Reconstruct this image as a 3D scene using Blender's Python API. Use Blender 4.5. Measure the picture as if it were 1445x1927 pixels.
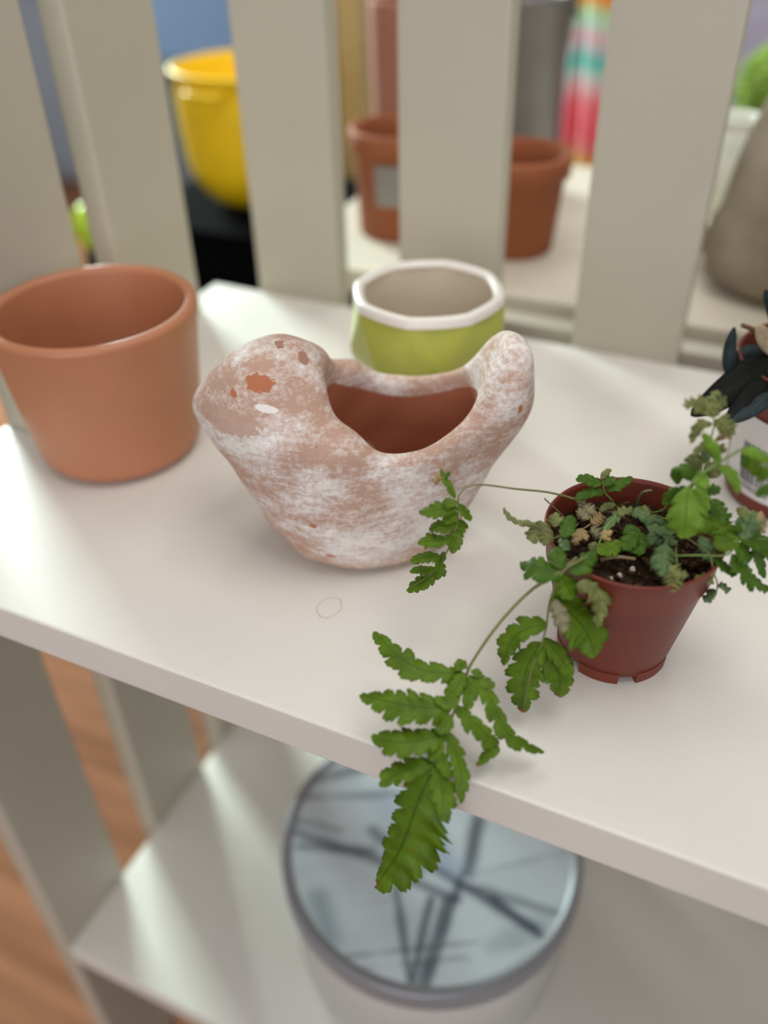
import bpy, bmesh, math, random
import numpy as np
from mathutils import Vector, Matrix, Euler

for o in list(bpy.data.objects):
    bpy.data.objects.remove(o, do_unlink=True)
S = bpy.context.scene
COL = S.collection
random.seed(7)

# ------------------------------------------------------------------ camera
FPX, CX, CY = 1650.0, 722.5, 963.5
PITCH, ROLL, YAW = math.radians(37.67), math.radians(1.54), math.radians(25.6)
CAM = np.array([0.0, 0.0, 0.30])            # 30 cm above the shelf top (z = 0)
cF = np.array([-math.sin(YAW) * math.cos(PITCH), math.cos(YAW) * math.cos(PITCH), -math.sin(PITCH)])
_R0 = np.array([math.cos(YAW), math.sin(YAW), 0.0])
_D0 = -np.cross(_R0, cF)
cR = math.cos(ROLL) * _R0 + math.sin(ROLL) * _D0
cD = -math.sin(ROLL) * _R0 + math.cos(ROLL) * _D0
cam = bpy.data.cameras.new('camera')
cam_o = bpy.data.objects.new('camera', cam); COL.objects.link(cam_o)
M = Matrix.Identity(4)
for i in range(3):
    M[i][0], M[i][1], M[i][2], M[i][3] = cR[i], -cD[i], -cF[i], CAM[i]
cam_o.matrix_world = M
cam.sensor_fit = 'VERTICAL'; cam.sensor_height = 36.0; cam.sensor_width = 27.0
cam.lens = FPX / 1927.0 * 36.0
cam.clip_start = 0.01
cam.dof.use_dof = True
cam.dof.focus_distance = 0.388
cam.dof.aperture_fstop = 2.9
S.camera = cam_o

# ------------------------------------------------------------------ world, lights, exposure
def lin(c):
    return tuple(((v / 255.0) / 12.92 if v <= 10 else ((v / 255.0 + 0.055) / 1.055) ** 2.4) for v in c)

W = bpy.data.worlds.new('shop_ambient'); S.world = W
W.use_nodes = True
W.node_tree.nodes['Background'].inputs[0].default_value = (0.92, 0.97, 1.0, 1)
W.node_tree.nodes['Background'].inputs[1].default_value = 0.33

def area(name, loc, target, sx, sy, power, color):
    L = bpy.data.lights.new(name, 'AREA'); L.shape = 'RECTANGLE'; L.size = sx; L.size_y = sy
    L.energy = power; L.color = color
    o = bpy.data.objects.new(name, L); COL.objects.link(o)
    o.location = loc
    o.rotation_euler = (Vector(target) - Vector(loc)).to_track_quat('-Z', 'Y').to_euler()
    return o
area('ceiling_panel_light', (0.45, 0.25, 2.1), (0.1, 0.35, 0), 1.3, 0.9, 18, (1.0, 0.97, 0.94))
area('ceiling_panel_light', (-0.9, 0.6, 2.2), (-0.5, 0.4, 0), 1.2, 0.8, 10, (1.0, 0.98, 0.90))
area('ceiling_panel_light', (-0.3, 2.2, 2.2), (-0.3, 1.8, 0), 1.4, 0.8, 18, (1.0, 0.97, 0.93))
area('window_light', (-2.3, 1.85, 0.75), (-0.35, 0.45, -0.15), 0.75, 0.75, 120, (0.80, 1.0, 0.94))
area('front_fill_light', (0.45, -2.3, 0.9), (0.0, 0.2, -0.1), 2.0, 1.5, 34, (0.98, 0.97, 1.0))  # added frontal fill for the shelf front and lower shelf, no known source
S.view_settings.view_transform = 'Standard'
S.view_settings.look = 'None'
S.view_settings.gamma = 1.0
S.view_settings.use_curve_mapping = False
S.view_settings.exposure = 0.0

# ------------------------------------------------------------------ pixel -> place helpers
def ray(x, y):
    v = cF * FPX + cR * (x - CX) + cD * (y - CY)
    return v / np.linalg.norm(v)
def at_z(x, y, z=0.0):
    r = ray(x, y); return CAM + r * ((z - CAM[2]) / r[2])
def at_y(x, y, Y):
    r = ray(x, y); return CAM + r * ((Y - CAM[1]) / r[1])
U2 = np.array([math.cos(YAW), math.sin(YAW), 0.0])
N2 = np.array([-math.sin(YAW), math.cos(YAW), 0.0])
def on_plane(x, y, base, off=0.0):
    r = ray(x, y); t = ((np.asarray(base) + N2 * off - CAM) @ N2) / (r @ N2); return CAM + r * t
def depth(p):
    return float((np.asarray(p) - CAM) @ cF)

# ------------------------------------------------------------------ material helpers
def new_mat(name):
    m = bpy.data.materials.new(name); m.use_nodes = True
    nt = m.node_tree
    return m, nt, nt.nodes['Principled BSDF']
def node(nt, typ, **kw):
    n = nt.nodes.new(typ)
    for k, v in kw.items(): setattr(n, k, v)
    return n
def ramp(nt, fac, stops, interp='LINEAR'):
    r = node(nt, 'ShaderNodeValToRGB'); r.color_ramp.interpolation = interp
    e = r.color_ramp.elements
    while len(e) < len(stops): e.new(0.5)
    for el, (p, c) in zip(e, stops):
        el.position = p; el.color = (c[0], c[1], c[2], 1)
    nt.links.new(fac, r.inputs[0]); return r.outputs[0]
def mixc(nt, fac, a, b, mode='MIX'):
    n = node(nt, 'ShaderNodeMix', data_type='RGBA', blend_type=mode)
    for idx, v in ((0, fac), (6, a), (7, b)):
        if isinstance(v, (int, float)): n.inputs[idx].default_value = v
        elif isinstance(v, tuple): n.inputs[idx].default_value = (*v[:3], 1)
        else: nt.links.new(v, n.inputs[idx])
    return n.outputs[2]
def mth(nt, op, a, b=0.0, c=None):
    n = node(nt, 'ShaderNodeMath', operation=op)
    vals = (a, b) if c is None else (a, b, c)
    for i, v in enumerate(vals):
        if isinstance(v, (int, float)): n.inputs[i].default_value = v
        else: nt.links.new(v, n.inputs[i])
    return n.outputs[0]
def noise(nt, vec, scale, detail=4, rough=0.55):
    n = node(nt, 'ShaderNodeTexNoise'); n.inputs['Scale'].default_value = scale
    n.inputs['Detail'].default_value = detail; n.inputs['Roughness'].default_value = rough
    nt.links.new(vec, n.inputs['Vector']); return n.outputs['Fac']
def mapping(nt, vec, rot=(0, 0, 0), scale=(1, 1, 1), loc=(0, 0, 0)):
    n = node(nt, 'ShaderNodeMapping'); n.inputs['Rotation'].default_value = rot
    n.inputs['Scale'].default_value = scale; n.inputs['Location'].default_value = loc
    nt.links.new(vec, n.inputs['Vector']); return n.outputs[0]
def bump(nt, b, h, strength=0.2, dist=0.001):
    n = node(nt, 'ShaderNodeBump'); n.inputs['Strength'].default_value = strength
    n.inputs['Distance'].default_value = dist
    nt.links.new(h, n.inputs['Height']); nt.links.new(n.outputs[0], b.inputs['Normal'])
def simple(name, col, rough=0.6, var=0.10, scale=40.0, spec=0.4, metal=0.0, bmp=0.0):
    m, nt, b = new_mat(name)
    tc = node(nt, 'ShaderNodeTexCoord').outputs['Object']
    c = lin(col)
    f = noise(nt, tc, scale)
    lo = tuple(v * (1 - var) for v in c); hi = tuple(min(1, v * (1 + var)) for v in c)
    nt.links.new(ramp(nt, f, [(0.3, lo), (0.7, hi)]), b.inputs['Base Color'])
    b.inputs['Roughness'].default_value = rough
    b.inputs['Specular IOR Level'].default_value = spec
    b.inputs['Metallic'].default_value = metal
    if bmp: bump(nt, b, noise(nt, tc, scale * 8), bmp, 0.0006)
    return m

# ------------------------------------------------------------------ mesh helpers
def link(name, me, mat=None, parent=None, smooth=False):
    o = bpy.data.objects.new(name, me); COL.objects.link(o)
    if mat is not None and not me.materials: me.materials.append(mat)
    if smooth:
        for p in me.polygons: p.use_smooth = True
    if parent is not None: o.parent = parent
    return o
def tag(o, label=None, cat=None, group=None, kind=None):
    if label: o['label'] = label
    if cat: o['category'] = cat
    if group: o['group'] = group
    if kind: o['kind'] = kind
    return o
def thing(name, loc, label, cat, group=None, rz=0.0):
    o = bpy.data.objects.new(name, None); COL.objects.link(o)
    o.location = loc; o.rotation_euler[2] = rz; o.empty_display_size = 0.02
    return tag(o, label, cat, group)
def py_mesh(name, verts, faces):
    me = bpy.data.meshes.new(name); me.from_pydata([tuple(map(float, v)) for v in verts], [], faces); me.update(); return me
def box_mesh(name, x0, x1, y0, y1, z0, z1, bev=0.0, seg=2):
    bm = bmesh.new(); bmesh.ops.create_cube(bm, size=1.0)
    for v in bm.verts:
        v.co = Vector((x0 + (v.co.x + .5) * (x1 - x0), y0 + (v.co.y + .5) * (y1 - y0), z0 + (v.co.z + .5) * (z1 - z0)))
    if bev: bmesh.ops.bevel(bm, geom=bm.edges[:], offset=bev, segments=seg, affect='EDGES', profile=0.6)
    me = bpy.data.meshes.new(name); bm.to_mesh(me); bm.free(); return me
def lathe_mesh(name, prof, n=72, close=True):
    """profile of (r, z) revolved about z; r = 0 ends become poles"""
    verts, faces, rows = [], [], []
    for r, z in prof:
        if r < 1e-6: rows.append([len(verts)]); verts.append((0, 0, z))
        else:
            rows.append(list(range(len(verts), len(verts) + n)))
            for k in range(n):
                a = 2 * math.pi * k / n; verts.append((r * math.cos(a), r * math.sin(a), z))
    for A, B in zip(rows[:-1], rows[1:]):
        for k in range(n):
            k2 = (k + 1) % n
            if len(A) == 1 and len(B) == 1: continue
            if len(A) == 1: faces.append((A[0], B[k2], B[k]))
            elif len(B) == 1: faces.append((A[k], A[k2], B[0]))
            else: faces.append((A[k], A[k2], B[k2], B[k]))
    return py_mesh(name, verts, faces)
def arc(cx, cz, r, a0, a1, n=6):
    return [(cx + r * math.cos(math.radians(a0 + (a1 - a0) * i / n)), cz + r * math.sin(math.radians(a0 + (a1 - a0) * i / n))) for i in range(n + 1)]
def catmull(P, n):
    P = [np.asarray(p, float) for p in P]
    if len(P) == 2: return [P[0] + (P[1] - P[0]) * i / (n - 1) for i in range(n)]
    Q = [2 * P[0] - P[1]] + P + [2 * P[-1] - P[-2]]
    L = [0.0]
    for i in range(len(P) - 1): L.append(L[-1] + np.linalg.norm(P[i + 1] - P[i]))
    out = []
    for k in range(n):
        s = L[-1] * k / (n - 1)
        i = 0
        while i < len(P) - 2 and s > L[i + 1]: i += 1
        t = (s - L[i]) / max(1e-9, L[i + 1] - L[i])
        a, b, c, d = Q[i], Q[i + 1], Q[i + 2], Q[i + 3]
        out.append(0.5 * (2 * b + (c - a) * t + (2 * a - 5 * b + 4 * c - d) * t * t + (3 * b - a - 3 * c + d) * t ** 3))
    return out
def tube_mesh(name, pts, r0, r1=None, n=28, seg=8):
    r1 = r0 if r1 is None else r1
    C = catmull(pts, n); verts, faces = [], []
    for i, p in enumerate(C):
        t = C[min(i + 1, n - 1)] - C[max(i - 1, 0)]; t = t / (np.linalg.norm(t) + 1e-12)
        a = np.cross(t, [0.13, 0.31, 0.94]); a /= np.linalg.norm(a) + 1e-12; b = np.cross(t, a)
        r = r0 + (r1 - r0) * i / (n - 1)
        for k in range(seg):
            th = 2 * math.pi * k / seg; verts.append(p + r * (math.cos(th) * a + math.sin(th) * b))
    for i in range(n - 1):
        for k in range(seg):
            k2 = (k + 1) % seg
            faces.append((i * seg + k, i * seg + k2, (i + 1) * seg + k2, (i + 1) * seg + k))
    faces.append(tuple(range(seg))[::-1]); faces.append(tuple((n - 1) * seg + k for k in range(seg)))
    return py_mesh(name, verts, faces)

# ------------------------------------------------------------------ materials
def paint_mat(name, col, ring=False):
    m, nt, b = new_mat(name)
    tc = node(nt, 'ShaderNodeTexCoord').outputs['Object']
    c = lin(col)
    big = noise(nt, tc, 9, 3)
    base = ramp(nt, big, [(0.3, tuple(v * 0.94 for v in c)), (0.7, c)])
    grain = noise(nt, mapping(nt, tc, scale=(8, 160, 160)), 3.0, 5)
    base = mixc(nt, mth(nt, 'MULTIPLY', ramp(nt, grain, [(0.45, (0, 0, 0)), (0.7, (1, 1, 1))]), 0.10), base, tuple(v * 0.82 for v in c))
    # dust specks
    vo = node(nt, 'ShaderNodeTexVoronoi'); vo.inputs['Scale'].default_value = 62
    nt.links.new(tc, vo.inputs['Vector'])
    sep = node(nt, 'ShaderNodeSeparateColor'); nt.links.new(vo.outputs['Color'], sep.inputs[0])
    size = mth(nt, 'MULTIPLY', mth(nt, 'GREATER_THAN', sep.outputs[0], 0.80), mth(nt, 'MULTIPLY', sep.outputs[1], 0.035))
    speck = mth(nt, 'LESS_THAN', vo.outputs['Distance'], size)
    base = mixc(nt, mth(nt, 'MULTIPLY', speck, 0.65), base, lin((95, 85, 75)))
    if ring:
        sx = node(nt, 'ShaderNodeSeparateXYZ'); nt.links.new(tc, sx.inputs[0])
        p = at_z(620, 1143)
        nz = mth(nt, 'MULTIPLY', mth(nt, 'SUBTRACT', noise(nt, tc, 240, 2), 0.5), 0.0022)
        dx = mth(nt, 'SUBTRACT', sx.outputs[0], float(p[0])); dy = mth(nt, 'SUBTRACT', sx.outputs[1], float(p[1]))
        d = mth(nt, 'SQRT', mth(nt, 'ADD', mth(nt, 'MULTIPLY', dx, dx), mth(nt, 'MULTIPLY', mth(nt, 'MULTIPLY', dy, dy), 0.55)))
        rr = mth(nt, 'ABSOLUTE', mth(nt, 'SUBTRACT', mth(nt, 'ADD', d, nz), 0.0056))
        msk = mth(nt, 'MULTIPLY', mth(nt, 'LESS_THAN', rr, 0.00035), 0.5)
        base = mixc(nt, msk, base, lin((176, 160, 120)))
    nt.links.new(base, b.inputs['Base Color'])
    b.inputs['Roughness'].default_value = 0.42
    b.inputs['Specular IOR Level'].default_value = 0.35
    bump(nt, b, mth(nt, 'ADD', grain, mth(nt, 'MULTIPLY', noise(nt, tc, 300, 3), 0.6)), 0.12, 0.0006)
    return m
M_SHELF = paint_mat('shelf_paint', (226, 221, 213), ring=True)
M_SLAT = paint_mat('slat_paint_shaded', (192, 184, 168))  # same paint as the shelf, darkened: the slats' shade is in the colour
M_TERRA = simple('terracotta_satin', (184, 121, 87), 0.42, 0.05, 30, 0.45, bmp=0.05)
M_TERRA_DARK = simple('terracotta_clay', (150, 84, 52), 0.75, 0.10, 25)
M_PLASTIC = simple('terracotta_plastic', (112, 50, 36), 0.42, 0.05, 18, 0.3)
M_SOIL = simple('potting_soil', (50, 36, 26), 0.95, 0.55, 260, 0.1, bmp=0.6)
M_CRUMB = simple('soil_crumb', (74, 55, 40), 0.95, 0.6, 150, 0.1)
M_PERL = simple('perlite', (190, 182, 172), 0.8, 0.1, 300)
M_WHITE = simple('white_paper', (216, 210, 210), 0.5, 0.02, 20)
M_INK = simple('black_ink', (52, 50, 56), 0.5, 0.05, 20)
M_GREYINK = simple('grey_ink', (150, 142, 148), 0.5, 0.05, 20)
M_LIME = simple('lime_glaze', (176, 180, 78), 0.35, 0.06, 60, 0.5)
M_BISQUE = simple('cream_bisque', (206, 192, 172), 0.7, 0.04, 40)
M_RIMW = simple('white_glaze_rim', (228, 220, 212), 0.35, 0.03, 50, 0.5)

def leaf_mat(name, col, vein, tip, tipamt=0.93, transl=0.25, spec=0.2):
    m, nt, b = new_mat(name)
    uv = node(nt, 'ShaderNodeUVMap').outputs[0]
    tc = node(nt, 'ShaderNodeTexCoord').outputs['Object']
    s = node(nt, 'ShaderNodeSeparateXYZ'); nt.links.new(uv, s.inputs[0])
    u, v = s.outputs[0], s.outputs[1]          # u along 0..1, v across -1..1
    c = lin(col)
    base = ramp(nt, noise(nt, tc, 130, 4), [(0.28, tuple(x * 0.72 for x in c)), (0.75, tuple(min(1, x * 1.28) for x in c))])
    av = mth(nt, 'ABSOLUTE', v)
    mid = mth(nt, 'LESS_THAN', av, 0.05)
    w = mth(nt, 'FRACT', mth(nt, 'SUBTRACT', mth(nt, 'MULTIPLY', u, 9.0), mth(nt, 'MULTIPLY', av, 1.1)))
    side = mth(nt, 'LESS_THAN', mth(nt, 'ABSOLUTE', mth(nt, 'SUBTRACT', w, 0.5)), 0.05)
    base = mixc(nt, mth(nt, 'MULTIPLY', side, 0.28), base, lin(vein))
    base = mixc(nt, mth(nt, 'MULTIPLY', mid, 0.7), base, lin(vein))
    nz = noise(nt, tc, 90, 3)
    tipm = mth(nt, 'GREATER_THAN', mth(nt, 'ADD', u, mth(nt, 'MULTIPLY', mth(nt, 'SUBTRACT', nz, 0.5), 0.35)), tipamt)
    base = mixc(nt, tipm, base, lin(tip))
    spot = mth(nt, 'GREATER_THAN', noise(nt, tc, 210, 2), 0.74)
    base = mixc(nt, mth(nt, 'MULTIPLY', spot, 0.6), base, lin(tip))
    nt.links.new(base, b.inputs['Base Color'])
    b.inputs['Roughness'].default_value = 0.45
    b.inputs['Specular IOR Level'].default_value = spec
    bump(nt, b, mth(nt, 'ADD', mth(nt, 'MULTIPLY', side, -0.6), noise(nt, tc, 400, 3)), 0.25, 0.0005)
    tr = node(nt, 'ShaderNodeBsdfTranslucent'); nt.links.new(base, tr.inputs[0])
    mx = node(nt, 'ShaderNodeMixShader'); mx.inputs[0].default_value = transl
    nt.links.new(b.outputs[0], mx.inputs[1]); nt.links.new(tr.outputs[0], mx.inputs[2])
    nt.links.new(mx.outputs[0], nt.nodes['Material Output'].inputs[0])
    return m
LM = {
    'g': leaf_mat('fern_green', (94, 122, 26), (58, 84, 18), (150, 112, 74), 1.05),
    'b': leaf_mat('fern_browned_tip', (94, 122, 26), (58, 84, 18), (140, 92, 56), 0.985),
    'l': leaf_mat('fern_lime_green', (126, 162, 58), (92, 130, 46), (150, 150, 84), 1.2, 0.35),
    'd': leaf_mat('fern_dark_green', (74, 106, 26), (48, 74, 20), (120, 96, 60), 1.05),
    'w': leaf_mat('fern_wilted_olive', (128, 132, 78), (94, 98, 58), (140, 122, 84), 0.97),
    't': leaf_mat('fern_wilted_teal', (104, 128, 82), (78, 98, 66), (140, 130, 90), 1.05),
    'p': leaf_mat('fern_pale_dry', (150, 144, 112), (126, 118, 88), (150, 128, 90), 0.9),
    'n': leaf_mat('fern_dead_tan', (170, 146, 100), (140, 112, 72), (120, 84, 50), 0.9),
}
M_STEM = simple('fern_stem', (112, 112, 66), 0.6, 0.2, 60)
M_STEMD = simple('fern_stem_brown', (124, 104, 74), 0.6, 0.25, 60)
M_STEMG = simple('fern_stem_green', (112, 136, 66), 0.55, 0.15, 60)

# ================================================================== SETTING
m, nt, b = new_mat('wood_floor')
tc = node(nt, 'ShaderNodeTexCoord').outputs['Object']
g = noise(nt, mapping(nt, tc, scale=(1, 14, 1)), 3, 5)
nt.links.new(ramp(nt, g, [(0.3, lin((112, 74, 54))), (0.7, lin((146, 100, 74)))]), b.inputs['Base Color'])
b.inputs['Roughness'].default_value = 0.85; b.inputs['Specular IOR Level'].default_value = 0.08
floor = link('floor', box_mesh('floor', -4, 3, -2, 4.2, -0.80, -0.75), m); tag(floor, kind='structure')
M_WALL = simple('shop_wall', (150, 160, 172), 0.9, 0.05, 2)
wall = link('wall_back', box_mesh('wall_back', -4, 3, 4.0, 4.1, -0.75, 2.6), M_WALL); tag(wall, kind='structure')

# ------------------------------------------------------------------ slatted shelving unit
unit = thing('slatted_shelf_unit', (0, 0, -0.75), 'cream painted wooden shelf unit with upright slats along its back', 'shelf')
def unit_part(name, me, mat):
    o = link(name, me, mat, unit); o.location = (0, 0, 0.75); return o
top = unit_part('top_shelf', box_mesh('top_shelf', -0.4127, 0.50, 0.2045, 0.5855, -0.0235, 0.0, 0.0016, 3), M_SHELF)
for y0, y1 in ((0.2890, 0.3375), (0.4175, 0.4490), (0.5345, 0.5855)):
    unit_part('shelf_end', box_mesh('shelf_end', -0.4345, -0.4127, y0, y1, -0.0235, 0.0, 0.0004, 1), M_SHELF)
ZL = -0.449
low = unit_part('lower_shelf', box_mesh('lower_shelf', -0.4127, 0.50, 0.2135, 0.5855, ZL - 0.022, ZL, 0.0016, 2), M_SHELF)
for x0, x1 in ((-0.391, -0.316), (-0.2625, -0.1855), (-0.1255, -0.0495), (0.010, 0.087), (0.14, 0.217), (0.27, 0.347)):
    unit_part('slat', box_mesh('slat', x0, x1, 0.586, 0.606, -0.75, 0.52, 0.0022, 2), M_SLAT)
for y0, y1 in ((0.2140, 0.2885), (0.3380, 0.4170), (0.4495, 0.5340)):
    unit_part('side_slat', box_mesh('side_slat', -0.4325, -0.4130, y0, y1, -0.75, 0.52, 0.0022, 2), M_SLAT)
unit_part('top_rail', box_mesh('top_rail', -0.452, 0.36, 0.6065, 0.626, 0.44, 0.50, 0.002, 2), M_SLAT)
unit_part('side_rail', box_mesh('side_rail', -0.452, -0.433, 0.2140, 0.6060, 0.44, 0.50, 0.002, 2), M_SLAT)
unit_part('light_catch_rail', box_mesh('light_catch_rail', -0.30, 0.36, 0.6065, 0.626, -0.045, 0.001, 0.002, 2), M_SLAT)  # added batten, its top catches light as the pale strip between slats
for y0, y1 in ((0.2140, 0.2885), (0.3380, 0.4170), (0.4495, 0.5340)):
    unit_part('side_slat', box_mesh('side_slat', 0.5003, 0.52, y0, y1, -0.75, 0.52, 0.0022, 2), M_SLAT)

# ================================================================== OBJECTS
# ------------------------------------------------------------------ smooth terracotta pot
def rounded_pot(name, rr, rb, h, t, fillet, mat, label, cat, loc, group=None, rimr=None):
    rimr = t / 2
    root = thing(name, loc, label, cat, group)
    sl = (rr - rb) / h
    prof = [(0, 0.0), (rb - fillet, 0.0)]
    a_end = math.degrees(math.atan(sl))
    prof += arc(rb - fillet + 0.001, fillet, fillet, -88, -a_end, 10)
    prof += [(rb + (rr - rb) * k, h * k) for k in (0.3, 0.5, 0.7, 0.85)]
    prof += arc(rr - rimr, h - rimr, rimr, -a_end, 180, 12)
    root_body = link('body', lathe_mesh('body', prof, 96), mat, root, True)
    zi = 0.010
    inner = [(rr - t, h - rimr), (rr - t - (rr - rb) * 0.3, h * 0.7), (rb - t + (rr - rb) * .25, h * .25), (rb - t - 0.004, zi + 0.003), (rb - t - 0.010, zi), (0, zi)]
    link('inner_wall', lathe_mesh('inner_wall', inner, 96), mat, root, True)
    return root
rounded_pot('terracotta_pot', 0.0595, 0.0485, 0.0948, 0.0075, 0.013, M_TERRA,
            'large smooth terracotta pot, empty, standing left of the bird planter', 'pot', (-0.3475, 0.3496, 0.0))

# ------------------------------------------------------------------ lime faceted pot
def faceted_pot():
    root = thing('faceted_pot', (-0.186, 0.457, 0.0), 'lime green faceted ceramic pot with white rim behind the bird planter', 'pot', rz=math.radians(8))
    n = 8
    rows = [(0.030, 0.0, 0), (0.0485, 0.050, 0.5), (0.0462, 0.082, 0.0)]
    verts, faces = [], []
    for r, z, off in rows:
        for k in range(n):
            a = 2 * math.pi * (k + off) / n; verts.append((r * math.cos(a), r * math.sin(a), z))
    for i in range(2):
        for k in range(n):
            A, B = i * n + k, i * n + (k + 1) % n
            if i == 0:   # row0 off 0 -> row1 off .5
                C_, D_ = n + k, n + (k - 1) % n
                faces.append((A, B, C_)); faces.append((A, C_, D_))
            else:
                C_, D_ = 2 * n + (k + 1) % n, 2 * n + (k + 2) % n
                faces.append((A, B, C_)); faces.append((B, D_, C_))
    faces.append(tuple(range(n))[::-1])
    me = py_mesh('body', verts, faces)
    bm = bmesh.new(); bm.from_mesh(me)
    bmesh.ops.bevel(bm, geom=[e for e in bm.edges if len(e.link_faces) == 2], offset=0.0012, segments=2, affect='EDGES')
    bm.to_mesh(me); bm.free()
    link('body', me, M_LIME, root)
    # white rim ring: octagon with softened corners
    nn = 64
    def oct_r(a, R, soft=0.55):
        k = math.pi / n; aa = ((a + k) % (2 * k)) - k
        return R * (soft + (1 - soft) * math.cos(k) / math.cos(math.pi / n - abs(aa)))
    rings = [(0.0462, 0.0815), (0.0458, 0.0858), (0.0440, 0.0872), (0.0412, 0.0868), (0.0395, 0.0845)]
    verts, faces = [], []
    for R, z in rings:
        for k in range(nn):
            a = 2 * math.pi * k / nn; r = oct_r(a, R); verts.append((r * math.cos(a), r * math.sin(a), z))
    for i in range(len(rings) - 1):
        for k in range(nn):
            k2 = (k + 1) % nn; faces.append((i * nn + k, i * nn + k2, (i + 1) * nn + k2, (i + 1) * nn + k))
    link('rim', py_mesh('rim', verts, faces), M_RIMW, root, True)
    link('inner_wall', lathe_mesh('inner_wall', [(0.0398, 0.0852), (0.0388, 0.06), (0.036, 0.03), (0.028, 0.012), (0.02, 0.009), (0, 0.009)], 64), M_BISQUE, root, True)
faceted_pot()

# ------------------------------------------------------------------ bird planter (signed distances + surface nets)
BIRD = np.array([-0.1711, 0.3346, 0.0])
def bird_local(x, y, off):
    p = on_plane(x, y, BIRD, off); return float((p - BIRD) @ U2), float(p[2])
def surface_nets(f, lo, h):
    s = f < 0
    nx, ny, nz = f.shape
    cs = (nx - 1, ny - 1, nz - 1)
    acc = np.zeros(cs + (3,)); cnt = np.zeros(cs)
    corners = [(i, j, k) for i in (0, 1) for j in (0, 1) for k in (0, 1)]
    sl = lambda c: (slice(c[0], c[0] + cs[0]), slice(c[1], c[1] + cs[1]), slice(c[2], c[2] + cs[2]))
    for c in corners:
        for ax in range(3):
            if c[ax]: continue
            d = list(c); d[ax] = 1; d = tuple(d)
            fa, fb = f[sl(c)], f[sl(d)]
            x = (fa < 0) != (fb < 0)
            t = np.where(x, fa / np.where(x, fa - fb, 1), 0)
            for q in range(3):
                acc[..., q] += np.where(x, c[q] + (t if q == ax else 0), 0)
            cnt += x
    act = cnt > 0
    idx = -np.ones(cs, int); idx[act] = np.arange(act.sum())
    base = np.stack(np.nonzero(act), 1)
    V = (base + acc[act] / cnt[act][:, None]) * h + lo
    Fs = []
    for ax in range(3):
        b, c = (ax + 1) % 3, (ax + 2) % 3
        A = [slice(None)] * 3; B = [slice(None)] * 3
        A[ax] = slice(0, -1); B[ax] = slice(1, None)
        x = (s[tuple(A)] != s[tuple(B)])
        P = np.stack(np.nonzero(x), 1)
        ok = (P[:, b] > 0) & (P[:, c] > 0) & (P[:, b] < f.shape[b] - 1) & (P[:, c] < f.shape[c] - 1)
        P = P[ok]
        inside = s[P[:, 0], P[:, 1], P[:, 2]]
        def I(db, dc):
            Q = P.copy(); Q[:, b] -= db; Q[:, c] -= dc; return idx[Q[:, 0], Q[:, 1], Q[:, 2]]
        q = np.stack([I(1, 1), I(0, 1), I(0, 0), I(1, 0)], 1)
        q[~inside] = q[~inside][:, ::-1]
        Fs.append(q)
    return V, np.concatenate(Fs)
def smin(a, b, k):
    hh = np.clip(0.5 + 0.5 * (b - a) / k, 0, 1); return b + (a - b) * hh - k * hh * (1 - hh)
def smax(a, b, k): return -smin(-a, -b, k)
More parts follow.
